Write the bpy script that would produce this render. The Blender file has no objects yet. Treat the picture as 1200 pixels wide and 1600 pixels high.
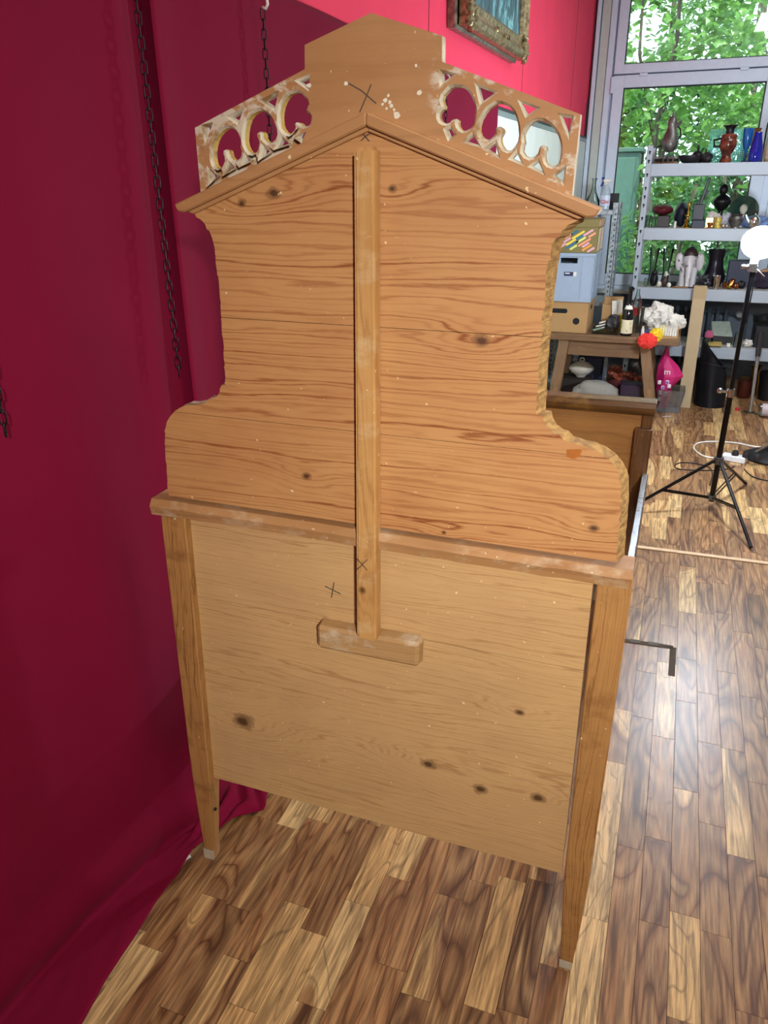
import bpy, bmesh, math, random
from mathutils import Vector, Matrix, noise
from mathutils.geometry import tessellate_polygon
R = math.radians
rnd = random.Random(7)
SC = bpy.context.scene
COL = SC.collection

# ------------------------------------------------------------------ camera
F, PITCH, ROLL, YAW, EYE = 1190.0, R(23.09), R(-0.5), R(20.5), 1.55
cy, sy = math.cos(YAW), math.sin(YAW)
def _rot(v): return Vector((cy*v[0]-sy*v[1], sy*v[0]+cy*v[1], v[2]))
_r, _f, _u = Vector((1, 0, 0)), Vector((0, math.cos(PITCH), -math.sin(PITCH))), Vector((0, math.sin(PITCH), math.cos(PITCH)))
CR = _rot(_r*math.cos(ROLL)+_u*math.sin(ROLL))
CU = _rot(_u*math.cos(ROLL)-_r*math.sin(ROLL))
CF = _rot(_f)
C0 = Vector((0, 0, EYE))
cd = bpy.data.cameras.new('camera'); cam = bpy.data.objects.new('camera', cd); COL.objects.link(cam)
cd.sensor_fit = 'VERTICAL'; cd.sensor_height = 36; cd.sensor_width = 27; cd.lens = 36*F/1600
cd.clip_start = 0.02; cd.clip_end = 200
m = Matrix.Identity(4)
for i in range(3): m[i][0], m[i][1], m[i][2], m[i][3] = CR[i], CU[i], -CF[i], C0[i]
cam.matrix_world = m
SC.camera = cam

# ------------------------------------------------------------------ light and exposure
SC.view_settings.view_transform = 'Standard'; SC.view_settings.look = 'None'
SC.view_settings.gamma = 1; SC.view_settings.use_curve_mapping = False
SC.view_settings.exposure = 0.0
w = bpy.data.worlds.new('sky'); SC.world = w; w.use_nodes = True
bg = w.node_tree.nodes['Background']; bg.inputs[0].default_value = (0.80, 0.92, 1.0, 1); bg.inputs[1].default_value = 3.0
def light(name, kind, loc, energy, color, target=None, size=0.3, **kw):
    d = bpy.data.lights.new(name, kind); d.energy = energy; d.color = color
    if kind == 'AREA': d.size = size
    elif kind == 'SUN': d.angle = size
    else: d.shadow_soft_size = size
    for k, v in kw.items(): setattr(d, k, v)
    o = bpy.data.objects.new(name, d); COL.objects.link(o); o.location = loc
    if target is not None:
        o.rotation_euler = (Vector(target)-Vector(loc)).to_track_quat('-Z', 'Y').to_euler()
    return o
SUN_W, KEY_W, CEIL_W, BULB = 5.0, 12.5, 25.0, 500.0
light('sun', 'SUN', (1.5, 1.5, 14), SUN_W, (1, .95, .85), (0, 9.0, 1.5), R(1.5))
light('studio_light', 'AREA', (0.68, -0.95, 2.0), KEY_W, (1, .95, .86), (-0.20, 1.18, 1.02), 0.12, spread=R(72))
light('ceiling_light_near', 'AREA', (0.7, 1.3, 2.98), CEIL_W, (1, .95, .88), (0.7, 1.3, 0), 0.8)
light('ceiling_light_far', 'AREA', (0.9, 5.3, 2.98), CEIL_W*1.2, (.92, .96, 1.0), (0.9, 5.3, 0), 1.0)

# ------------------------------------------------------------------ pixel helpers (photograph pixels -> points on real planes)
def ray(px, py): return CF + CR*((px-600)/F) - CU*((py-800)/F)
def on_z(px, py, z=0.0):
    d = ray(px, py); return C0 + d*((z-EYE)/d.z)
def on_y(px, py, Y):
    d = ray(px, py); return C0 + d*(Y/d.y)
def on_plane(px, py, o, n):
    d = ray(px, py); return C0 + d*((o-C0).dot(n)/d.dot(n))
def proj(P):
    d = Vector(P)-C0; k = d.dot(CF); return (600+F*d.dot(CR)/k, 800-F*d.dot(CU)/k)
def px_scale(P):
    a = proj(P); b = proj(Vector(P)+Vector((.1, 0, 0))); c = proj(Vector(P)+Vector((0, 0, .1)))
    return .1/abs(b[0]-a[0]), .1/abs(c[1]-a[1])      # metres per pixel across, up

# ------------------------------------------------------------------ materials
def lin(h):
    h = h.lstrip('#'); v = [int(h[i:i+2], 16)/255 for i in (0, 2, 4)]
    return tuple(((c+.055)/1.055)**2.4 if c > .04045 else c/12.92 for c in v) + (1,)
class NT:
    def __init__(s, name):
        s.m = bpy.data.materials.new(name); s.m.use_nodes = True; s.t = s.m.node_tree
        s.b = s.t.nodes['Principled BSDF']; s.out = s.t.nodes['Material Output']
    def n(s, kind, **kw):
        x = s.t.nodes.new('ShaderNode'+kind)
        for k, v in kw.items():
            if k.startswith('_'): x.inputs[k[1:].replace('_', ' ')].default_value = v
            else: setattr(x, k, v)
        return x
    def l(s, a, b): s.t.links.new(a, b)
    def math(s, op, a, b=None, c=None):
        x = s.n('Math', operation=op)
        for i, v in enumerate((a, b, c)):
            if v is None: continue
            if isinstance(v, (int, float)): x.inputs[i].default_value = v
            else: s.l(v, x.inputs[i])
        return x.outputs[0]
    def ramp(s, fac, stops, interp='LINEAR'):
        x = s.n('ValToRGB'); e = x.color_ramp.elements; x.color_ramp.interpolation = interp
        while len(e) < len(stops): e.new(.5)
        for i, (p, c) in enumerate(stops): e[i].position = p; e[i].color = c
        s.l(fac, x.inputs[0]); return x.outputs[0]
    def mix(s, fac, a, b, mode='MIX'):
        x = s.n('Mix', data_type='RGBA', blend_type=mode)
        for i, v in ((0, fac), (6, a), (7, b)):
            if isinstance(v, (int, float, tuple)): x.inputs[i].default_value = v
            else: s.l(v, x.inputs[i])
        return x.outputs[2]
    def noise(s, vec, scale, detail=3, rough=.55, dist=0):
        x = s.n('TexNoise'); x.inputs['Scale'].default_value = scale; x.inputs['Detail'].default_value = detail
        x.inputs['Roughness'].default_value = rough; x.inputs['Distortion'].default_value = dist
        if vec is not None: s.l(vec, x.inputs['Vector'])
        return x.outputs['Fac']
    def mapping(s, vec, scale=(1, 1, 1), loc=(0, 0, 0), rot=(0, 0, 0)):
        x = s.n('Mapping'); x.inputs['Scale'].default_value = scale; x.inputs['Location'].default_value = loc
        x.inputs['Rotation'].default_value = rot; s.l(vec, x.inputs['Vector']); return x.outputs[0]
    def obj(s): return s.n('TexCoord').outputs['Object']
    def bump(s, h, strength=.3, dist=.01):
        x = s.n('Bump'); x.inputs['Strength'].default_value = strength; x.inputs['Distance'].default_value = dist
        s.l(h, x.inputs['Height']); s.l(x.outputs[0], s.b.inputs['Normal'])
MATS = {}
def plain(name, col, rough=.5, metal=0.0, var=.12, scale=30, bump=0.0, spec=.5, **kw):
    if name in MATS: return MATS[name]
    n = NT(name); c = lin(col); o = n.obj()
    f = n.noise(o, scale, 4)
    dark = tuple(v*(1-var) for v in c[:3])+(1,); lite = tuple(min(1, v*(1+var)) for v in c[:3])+(1,)
    n.l(n.ramp(f, [(.3, dark), (.7, lite)]), n.b.inputs['Base Color'])
    n.b.inputs['Roughness'].default_value = rough; n.b.inputs['Metallic'].default_value = metal
    n.b.inputs['Specular IOR Level'].default_value = spec
    if bump: n.bump(f, bump, .004)
    for k, v in kw.items(): n.b.inputs[k.replace('_', ' ')].default_value = v
    MATS[name] = n.m; return n.m
def two_tone(name, c1, c2, scale, lo=.45, hi=.55, rough=.5, metal=0.0, stretch=(1, 1, 1), bump=0.0):
    if name in MATS: return MATS[name]
    n = NT(name); f = n.noise(n.mapping(n.obj(), stretch), scale, 5)
    n.l(n.ramp(f, [(lo, lin(c1)), (hi, lin(c2))]), n.b.inputs['Base Color'])
    n.b.inputs['Roughness'].default_value = rough; n.b.inputs['Metallic'].default_value = metal
    if bump: n.bump(f, bump, .004)
    MATS[name] = n.m; return n.m
def glass(name, tint='#f4fbf8', base=.04, rough=.02):
    if name in MATS: return MATS[name]
    n = NT(name); n.t.nodes.remove(n.b)
    tr = n.n('BsdfTransparent'); tr.inputs[0].default_value = lin(tint)
    gl = n.n('BsdfGlossy'); gl.inputs['Roughness'].default_value = rough
    fr = n.n('Fresnel'); fr.inputs[0].default_value = 1.45
    mx = n.n('MixShader'); n.l(n.math('ADD', fr.outputs[0], base), mx.inputs[0]); n.l(tr.outputs[0], mx.inputs[1]); n.l(gl.outputs[0], mx.inputs[2])
    n.l(mx.outputs[0], n.out.inputs[0]); MATS[name] = n.m; return n.m
def pine(name, cols, axis='X', knots=(), grain=70.0, rough=.55, waxy=.25, stain=None, seed=0, contrast=1.0):
    """Pine with long growth lines along the axis; knots bend the lines round them. Object space: x across, z up."""
    n = NT(name); o = n.obj()
    sep = n.n('SeparateXYZ'); n.l(o, sep.inputs[0])
    a, b = (sep.outputs[0], sep.outputs[2]) if axis == 'X' else (sep.outputs[2], sep.outputs[0])
    depth = sep.outputs[1]
    cmb = n.n('CombineXYZ'); n.l(n.math('MULTIPLY', a, .55), cmb.inputs[0]); n.l(n.math('MULTIPLY', b, 5.5), cmb.inputs[1]); n.l(n.math('MULTIPLY', depth, 3.0), cmb.inputs[2])
    big = n.noise(n.mapping(cmb.outputs[0], loc=(seed*3.1, seed*1.7, seed)), 1.7, 3, .5)
    fine = n.noise(n.mapping(cmb.outputs[0], (3, 4, 3), (seed*2.3, 0, 0)), 3.5, 4, .6)
    h = n.math('MULTIPLY_ADD', big, .13, b)
    h = n.math('MULTIPLY_ADD', fine, .022, h)
    kmask = None
    kn_n = n.noise(n.mapping(o, (1, 1, 1.6)), 42, 3, .6) if knots else None
    for (kx, kz, kr) in knots:
        ka, kb = (kx, kz) if axis == 'X' else (kz, kx)
        da = n.math('MULTIPLY', n.math('SUBTRACT', a, ka), .42); db = n.math('SUBTRACT', b, kb)
        d = n.math('SQRT', n.math('ADD', n.math('MULTIPLY', da, da), n.math('MULTIPLY', db, db)))
        g = n.math('POWER', 2.718, n.math('MULTIPLY', n.math('MULTIPLY', d, d), -1/(2*(kr*1.5)**2)))
        h = n.math('MULTIPLY_ADD', g, kr*2.0, h)
        da2 = n.math('MULTIPLY', n.math('SUBTRACT', a, ka), .75)
        d2 = n.math('MULTIPLY', n.math('SQRT', n.math('ADD', n.math('MULTIPLY', da2, da2), n.math('MULTIPLY', db, db))), n.math('MULTIPLY_ADD', kn_n, 1.5, .25))
        k = n.math('SUBTRACT', 1.0, n.math('DIVIDE', d2, kr*.72))
        k = n.math('MAXIMUM', k, 0.0)
        kmask = k if kmask is None else n.math('MAXIMUM', kmask, k)
    s1 = n.math('SINE', n.math('MULTIPLY', h, grain*6.283))
    s2 = n.math('SINE', n.math('MULTIPLY', h, grain*6.283*.37))
    line = n.math('MULTIPLY_ADD', s2, .45, s1)
    line = n.math('MULTIPLY_ADD', line, .345, .5)
    line = n.math('POWER', n.math('MAXIMUM', line, 0.0), 3.6)
    pat = n.noise(n.mapping(o, (2.0, 2, 3.5), (seed, 0, seed)), 2.2, 4, .6)
    c_lo, c_hi, c_line, c_knot = [lin(c) for c in cols]
    base = n.mix(n.ramp(pat, [(.3, (0, 0, 0, 1)), (.7, (1, 1, 1, 1))]), c_lo, c_hi)
    lf = n.math('MULTIPLY', line, n.math('MULTIPLY', n.ramp(n.noise(n.mapping(cmb.outputs[0], (1, 1.2, 1)), 2.6, 2), [(.32, (.25, .25, .25, 1)), (.62, (1, 1, 1, 1))]), .95*contrast))
    colr = n.mix(lf, base, c_line)
    fib = n.noise(n.mapping(cmb.outputs[0], (10, 60, 10)), 3, 3, .6)
    colr = n.mix(n.math('MULTIPLY', n.math('SUBTRACT', 1.0, fib), .22), colr, c_line)
    if kmask is not None:
        colr = n.mix(n.ramp(kmask, [(.0, (0, 0, 0, 1)), (.2, (.35, .35, .35, 1)), (.45, (.55, .55, .55, 1)), (.7, (.95, .95, .95, 1)), (1, (.95, .95, .95, 1))]), colr, c_knot)
    # old paint flecks and scuffs
    fl = n.noise(n.mapping(o, (1, 1, 1)), 95, 2, .5)
    colr = n.mix(n.ramp(fl, [(.735, (0, 0, 0, 1)), (.76, (.8, .8, .8, 1))]), colr, lin('#e9d3a8'))
    sc = n.noise(n.mapping(o, (7, 7, 26), (0, 0, 0), (0, .5, 0)), 6, 3, .6)
    colr = n.mix(n.ramp(sc, [(.70, (0, 0, 0, 1)), (.80, (.5, .5, .5, 1))]), colr, lin('#dcc08e'))
    if stain: colr = n.mix(n.ramp(n.noise(n.mapping(o, (3, 3, 6)), 3.4, 5, .65), [(.52, (0, 0, 0, 1)), (.7, (stain[1],)*3+(1,))]), colr, lin(stain[0]))
    n.l(colr, n.b.inputs['Base Color']); n.b.inputs['Roughness'].default_value = rough
    n.b.inputs['Coat Weight'].default_value = waxy*.3; n.b.inputs['Coat Roughness'].default_value = .4
    n.bump(n.math('ADD', n.math('MULTIPLY', line, -.5), n.math('MULTIPLY', fib, .5)), .18, .002)
    return n.m

# ------------------------------------------------------------------ mesh builder
class MB:
    def __init__(s): s.v, s.f, s.mi = [], [], []
    def add(s, vs, fs, mi=0):
        k = len(s.v); s.v += [tuple(v) for v in vs]; s.f += [tuple(i+k for i in f) for f in fs]; s.mi += [mi]*len(fs); return s
    def hexa(s, p, mi=0):     # p: 4 bottom ccw, 4 top
        return s.add(p, [(3, 2, 1, 0), (4, 5, 6, 7), (0, 1, 5, 4), (1, 2, 6, 5), (2, 3, 7, 6), (3, 0, 4, 7)], mi)
    def box(s, x0, x1, y0, y1, z0, z1, mi=0, tf=None):
        p = [Vector(q) for q in ((x0, y0, z0), (x1, y0, z0), (x1, y1, z0), (x0, y1, z0), (x0, y0, z1), (x1, y0, z1), (x1, y1, z1), (x0, y1, z1))]
        if tf: p = [tf(q) for q in p]
        return s.hexa(p, mi)
    def beam(s, a, b, w, h, up=(0, 0, 1), mi=0, w2=None, h2=None):
        a, b = Vector(a), Vector(b); d = (b-a).normalized(); up = Vector(up)
        if abs(d.dot(up)) > .98: up = Vector((0, 1, 0))
        x = d.cross(up).normalized(); y = x.cross(d).normalized(); w2 = w2 or w; h2 = h2 or h
        p = [c+x*(i*ww/2)+y*(j*hh/2) for c, ww, hh in ((a, w, h), (b, w2, h2)) for i, j in ((-1, -1), (1, -1), (1, 1), (-1, 1))]
        return s.hexa(p, mi)
    def tube(s, pts, r, seg=8, mi=0, closed=False, cap=True):
        pts = [Vector(p) for p in pts]; n = len(pts); rr = r if isinstance(r, (list, tuple)) else [r]*n
        vs, fs = [], []; up = None
        for i, p in enumerate(pts):
            if closed: d = pts[(i+1) % n]-pts[i-1]
            else: d = pts[min(i+1, n-1)]-pts[max(i-1, 0)]
            d = d.normalized()
            if up is None: up = Vector((0, 0, 1)) if abs(d.z) < .9 else Vector((1, 0, 0))
            x = d.cross(up).normalized(); y = x.cross(d).normalized(); up = y
            vs += [p+(x*math.cos(t)+y*math.sin(t))*rr[i] for t in (2*math.pi*k/seg for k in range(seg))]
        for i in range(n if closed else n-1):
            j = (i+1) % n
            fs += [(i*seg+k, i*seg+(k+1) % seg, j*seg+(k+1) % seg, j*seg+k) for k in range(seg)]
        if cap and not closed: fs += [tuple(range(seg-1, -1, -1)), tuple((n-1)*seg+k for k in range(seg))]
        return s.add(vs, fs, mi)
    def lathe(s, prof, c=(0, 0, 0), seg=20, mi=0, sx=1, sy_=1, tf=None):
        vs, fs = [], []; c = Vector(c)
        for (r, z) in prof:
            for k in range(seg):
                t = 2*math.pi*k/seg; q = Vector((max(r, 1e-4)*math.cos(t)*sx, max(r, 1e-4)*math.sin(t)*sy_, z))
                vs.append(c+(tf(q) if tf else q))
        for i in range(len(prof)-1):
            fs += [(i*seg+k, i*seg+(k+1) % seg, (i+1)*seg+(k+1) % seg, (i+1)*seg+k) for k in range(seg)]
        if prof[0][0] > .0015: fs.append(tuple(range(seg-1, -1, -1)))
        if prof[-1][0] > .0015: fs.append(tuple((len(prof)-1)*seg+k for k in range(seg)))
        return s.add(vs, fs, mi)
    def blob(s, c, rad, amp=.15, freq=3, sub=3, seed=0, flat=None, mi=0):
        bm = bmesh.new(); bmesh.ops.create_icosphere(bm, subdivisions=sub, radius=1); c = Vector(c)
        vs = []
        for v in bm.verts:
            p = v.co.copy(); k = 1+amp*(noise.noise(p*freq+Vector((seed*7.3, seed, 0)))+.5*noise.noise(p*freq*2.3+Vector((seed, 0, 3))))
            q = Vector((p.x*rad[0]*k, p.y*rad[1]*k, p.z*rad[2]*k))
            if flat is not None and q.z < flat: q.z = flat
            vs.append(c+q)
        fs = [tuple(v.index for v in f.verts) for f in bm.faces]; bm.free()
        return s.add(vs, fs, mi)
    def prism(s, poly, y0, y1, mi=0, tf=None):       # polygon in (x,z), extruded along y
        n = len(poly); a = [Vector((x, y0, z)) for x, z in poly]; b = [Vector((x, y1, z)) for x, z in poly]
        if tf: a = [tf(p) for p in a]; b = [tf(p) for p in b]
        tri = tessellate_polygon([[Vector((x, z, 0)) for x, z in poly]])
        fs = [t for t in tri]+[tuple(i+n for i in t) for t in tri]+[(i, (i+1) % n, n+(i+1) % n, n+i) for i in range(n)]
        return s.add(a+b, fs, mi)
    def build(s, name, mats, parent=None, loc=None, smooth=False, bevel=0, bseg=1, fix=True, rotz=None):
        me = bpy.data.meshes.new(name); me.from_pydata(s.v, [], s.f)
        if not isinstance(mats, (list, tuple)): mats = [mats]
        for mt in mats: me.materials.append(mt)
        me.polygons.foreach_set('material_index', s.mi)
        if fix or bevel:
            bm = bmesh.new(); bm.from_mesh(me)
            if fix: bmesh.ops.recalc_face_normals(bm, faces=bm.faces)
            if bevel:
                ed = [e for e in bm.edges if len(e.link_faces) == 2 and e.calc_face_angle(0) > .5]
                bmesh.ops.bevel(bm, geom=ed, offset=bevel, segments=bseg, affect='EDGES', clamp_overlap=True)
            bm.to_mesh(me); bm.free()
        if smooth:
            me.polygons.foreach_set('use_smooth', [True]*len(me.polygons))
            if smooth != 'all': me.set_sharp_from_angle(angle=R(40))
        return link(name, me, parent, loc, rotz)
def link(name, data, parent=None, loc=None, rotz=None):
    o = bpy.data.objects.new(name, data); COL.objects.link(o)
    if parent: o.parent = parent
    if loc is not None: o.location = loc
    if rotz is not None: o.rotation_euler = (0, 0, rotz)
    return o
def tag(o, label=None, cat=None, group=None, kind=None):
    for k, v in (('label', label), ('category', cat), ('group', group), ('kind', kind)):
        if v: o[k] = v
    return o
def thing(name, label, cat, loc=(0, 0, 0), rotz=0, group=None):
    return tag(link(name, None, None, loc, rotz), label, cat, group)
def text_mesh(body, size, name, mat, parent, M4, extrude=.0004, bold=0.0):
    cu = bpy.data.curves.new(name, 'FONT'); cu.body = body; cu.size = size; cu.extrude = extrude; cu.align_x = 'CENTER'; cu.align_y = 'CENTER'; cu.offset = bold
    t = bpy.data.objects.new(name+'_source', cu); COL.objects.link(t)
    me = bpy.data.meshes.new_from_object(t.evaluated_get(bpy.context.evaluated_depsgraph_get()))
    bpy.data.objects.remove(t); me.materials.clear(); me.materials.append(mat); me.transform(M4)
    return link(name, me, parent)
UPRIGHT = Matrix.Rotation(R(90), 4, 'X')         # text standing up and read from -y

# ================================================================== SETTING
YW = 7.30                                          # window wall
WA = Vector((-1.09, 1.2, 0)); WC = on_y(919, 158, YW); WD = Vector((WC.x-WA.x, WC.y-WA.y, 0)).normalized(); WN = Vector((WD.y, -WD.x, 0))
def on_wall(px, py, off=0.0): return on_plane(px, py, WA+WN*off, WN)
def wall_pt(Y, off, z):                            # point at depth Y, off metres in front of the left wall
    p = WA+WD*((Y-WA.y)/WD.y)+WN*off; return Vector((p.x, p.y, z))
pink = plain('pink_wall_paint', '#ee4866', .9, var=.04, scale=6, spec=.15)
white = plain('white_wall_paint', '#d8d4cc', .8, var=.04)
grey = plain('grey_wall_paint', '#6f7783', .8, var=.06)
# floor: short parquet strips, each its own piece
floor_pal = ['#7a4f2c', '#8c5c34', '#5d3b22', '#9a6a3c', '#6b4427', '#845634', '#a87a48', '#73482b', '#4f3322', '#c09357', '#cba066', '#8a6038']
def floor_mat(name, attr):
    n = NT(name); pos = n.n('NewGeometry').outputs['Position']
    if attr: col = n.n('Attribute', attribute_name='strip').outputs['Color']
    else: col = n.n('ObjectInfo').outputs['Color']
    sp = n.n('SeparateColor'); n.l(col, sp.inputs[0]); r1, r2, r3 = sp.outputs
    off = n.n('CombineXYZ'); n.l(n.math('MULTIPLY', r1, 37.0), off.inputs[0]); n.l(n.math('MULTIPLY', r2, 53.0), off.inputs[1]); n.l(n.math('MULTIPLY', r3, 29.0), off.inputs[2])
    va = n.n('VectorMath', operation='ADD'); n.l(n.mapping(pos, (1, .17, 1)), va.inputs[0]); n.l(off.outputs[0], va.inputs[1])
    big = n.noise(va.outputs[0], 7, 2, .5, .9)
    rings = n.math('FRACT', n.math('MULTIPLY', big, 10.0))
    rings = n.math('ABSOLUTE', n.math('MULTIPLY_ADD', rings, 2.0, -1.0))
    vb = n.n('VectorMath', operation='ADD'); n.l(n.mapping(pos, (1, .05, 1)), vb.inputs[0]); n.l(off.outputs[0], vb.inputs[1])
    fib = n.noise(vb.outputs[0], 130, 4, .65)
    # heartwood / sapwood split inside a strip
    split = n.math('ADD', n.math('MULTIPLY_ADD', big, 2.6, -1.3), n.math('MULTIPLY_ADD', r2, 1.25, -.25))
    heart = n.mix(r1, lin('#46291a'), lin('#ac7a48'))
    heart = n.mix(n.math('MULTIPLY', r3, .6), heart, lin('#925c3e'))
    sap = n.mix(r3, lin('#e6c288'), lin('#d8ac70'))
    sp2 = n.ramp(split, [(.66, (0, 0, 0, 1)), (.72, (1, 1, 1, 1))])
    colr = n.mix(sp2, heart, sap)
    rr = n.ramp(rings, [(.0, (.0, .0, .0, 1)), (.85, (1, 1, 1, 1))])
    colr = n.mix(n.math('MULTIPLY', rr, n.math('MULTIPLY_ADD', sp2, -.45, .60)), colr, lin('#c69c6a'))
    colr = n.mix(n.ramp(rings, [(.0, (.5, .5, .5, 1)), (.2, (0, 0, 0, 1))]), colr, lin('#40281a'))
    colr = n.mix(n.ramp(fib, [(.40, (.62, .62, .62, 1)), (.62, (0, 0, 0, 1))]), colr, lin('#3a2416'))
    n.l(colr, n.b.inputs['Base Color'])
    n.l(n.math('MULTIPLY_ADD', n.noise(n.mapping(pos, (1, 1, 1)), 14, 4), .10, .35), n.b.inputs['Roughness'])
    n.bump(fib, .04, .001)
    return n.m
FM, FMS = floor_mat('acacia_strip', False), floor_mat('acacia_strip_far', True)
floor = MB().box(-1.4, 4.0, -2.6, YW+.05, -.06, -.006).build('floor', plain('floor_joint', '#4a3020', .8))
tag(floor, kind='structure')
SW = .0655
strips = []
X0 = -1.4
for i in range(int(5.4/SW)):
    y = -2.6+rnd.random()*.4
    while y < YW+.04:
        L = rnd.choice((.26, .34, .42, .42, .55)); strips.append((X0+i*SW, y, min(y+L, YW+.04))); y += L
def seen(s):
    P = Vector((s[0]+SW/2, (s[1]+s[2])/2, 0)); k = (P-C0).dot(CF)
    if k < .1: return -1
    q = proj(P)
    if not (-60 < q[0] < 1260 and 560 < q[1] < 1700): return -1
    if P.x < -1.0 and P.y > 1.0: return 0
    if proj((P.x, 0, 0)) and -.95 < P.x < -.02 and 1.45 < P.y < 3.2: return 0      # hidden behind the headboard
    return 1/k**2
order = sorted(range(len(strips)), key=lambda i: -seen(strips[i]))
def strip_col():
    h = rnd.random(); return (rnd.random(), min(1, max(0, (.86+.14*rnd.random()) if h < .20 else rnd.random()*.72)), rnd.random(), 1)
unit = {}
def strip_mesh(L):
    k = round(L, 3)
    if k not in unit:
        b = MB(); hx, hy, g = SW/2-.0002, L/2-.0002, .0003
        b.hexa([Vector((sx*hx, sy2*hy, -.006)) for sx, sy2 in ((-1, -1), (1, -1), (1, 1), (-1, 1))]+[Vector((sx*(hx-g), sy2*(hy-g), 0)) for sx, sy2 in ((-1, -1), (1, -1), (1, 1), (-1, 1))])
        me = bpy.data.meshes.new('floor_strip'); me.from_pydata(b.v, [], b.f); me.materials.append(FM); unit[k] = me
    return unit[k]
for i in order[:298]:
    x, y0, y1 = strips[i]
    o = link('floor_strip', strip_mesh(y1-y0), floor, (x+SW/2, (y0+y1)/2, 0)); o.color = strip_col()
b = MB(); cols = []
for i in order[298:]:
    x, y0, y1 = strips[i]; b.box(x+.0004, x+SW-.0004, y0+.0004, y1-.0004, -.006, 0); cols.append(strip_col())
o = b.build('far_floor_strips', FMS, floor, fix=False); o['kind'] = 'stuff'
at = o.data.attributes.new('strip', 'FLOAT_COLOR', 'FACE'); at.data.foreach_set('color', [c for col in cols for _ in range(6) for c in col])

H = 3.05
def struct(o): o['kind'] = 'structure'; return o
b = MB(); b.hexa([wall_pt(Y, o_, z) for z in (-.06, H) for Y, o_ in ((-2.6, -.1), (-2.6, 0), (YW+.1, 0), (YW+.1, -.1))])
wall_left = struct(b.build('wall_left', pink))
struct(MB().box(-1.5, 4.1, -2.7, YW+.1, H, H+.1).build('ceiling', white))
struct(MB().box(3.9, 4.0, -2.6, YW+.1, -.06, H).build('wall_right', white))
struct(MB().box(-1.5, 4.0, -2.7, -2.6, -.06, H).build('wall_back', white))
b = MB(); b.box(-.95, 4.0, YW, YW+.12, -.06, .70); b.box(3.2, 4.0, YW, YW+.12, .70, H); b.box(-.95, -.868, YW, YW+.12, .70, H); b.box(-.95, 4.0, YW, YW+.12, 2.98, H)
struct(b.build('wall_front', grey))
# seams of the pink wall boards: narrow recessed-looking battens
seam = plain('pink_wall_joint', '#7d2333', .9)
for px, py in ((670, 20), (817, 100), (895, 120)):
    p = on_wall(px, py); b = MB(); Y = p.y
    b.hexa([wall_pt(Y+dy, o_, z) for z in (1.9, H) for dy, o_ in ((-.003, -.01), (-.003, .0012), (.003, .0012), (.003, -.01))])
    b.build('wall_joint', seam, wall_left)
# white boarding below a cap strip, at the far end of the left wall
pan = plain('white_boarding_paint', '#dfeae4', .5, var=.04, scale=8)
trim = struct(link('trim_1', None))
pa, pb = on_wall(700, 135), on_wall(916, 222)
ys = [3.95, 4.36, 4.77, 5.18, 5.59, 6.0, 6.41, 6.82, 7.27]
for y0, y1 in zip(ys[:-1], ys[1:]):
    b = MB(); b.hexa([wall_pt(Y, o_, z) for z in (.0, 1.885) for Y, o_ in ((y0+.004, 0), (y0+.004, .018), (y1-.004, .018), (y1-.004, 0))])
    b.build('wall_board', pan, trim, bevel=.003)
b = MB(); b.hexa([wall_pt(Y, o_, z) for z in (1.885, 1.91) for Y, o_ in ((3.95, 0), (3.95, .022), (7.27, .022), (7.27, 0))])
b.build('cap_strip', plain('silver_strip', '#9ba7ab', .4, .6), trim)
b = MB(); b.hexa([wall_pt(Y, o_, z) for z in (1.91, 1.922) for Y, o_ in ((3.95, 0), (3.95, .026), (7.27, .026), (7.27, 0))])
b.build('cap_line', plain('dark_strip', '#1d2326', .5), trim)
t2 = struct(MB().beam((WC.x+.01, YW-.05, .2), (WC.x+.01, YW-.05, 2.19), .022, .03).build('trim_2', plain('black_rubber', '#14161a', .6)))

# window
upvc = plain('window_frame_white', '#d6e4f6', .35, var=.03)
cream = plain('window_casing_cream', '#c6cbc4', .45, var=.04)
WG = glass('window_glass', '#f2faf6', .03)
win = struct(link('window_1', None, None, (0, YW, 0)))
def wbox(name, x0, x1, z0, z1, y0, y1, mt=upvc, bev=.004, p=None): return MB().box(x0, x1, y0, y1, z0, z1).build(name, mt, p or win, bevel=bev)
wbox('jamb', -.868, -.838, .70, 3.0, -.07, .12)
wbox('casing', -.832, -.768, .70, 3.0, -.03, .12, cream)
wbox('casing', -.842, -.828, .70, 3.0, .0, .12, plain('casing_shadow_gap', '#8b8f95', .6))
wbox('frame', -.764, -.716, .70, 3.0, -.02, .10)
wbox('frame', -.716, 3.2, .70, .735, -.02, .10)
wbox('frame', -.716, 3.2, 2.368, 2.374, .0, .10, plain('frame_gap', '#7d8796', .6), 0)
wbox('frame', .545, .60, .735, 2.98, -.01, .10)
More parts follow.
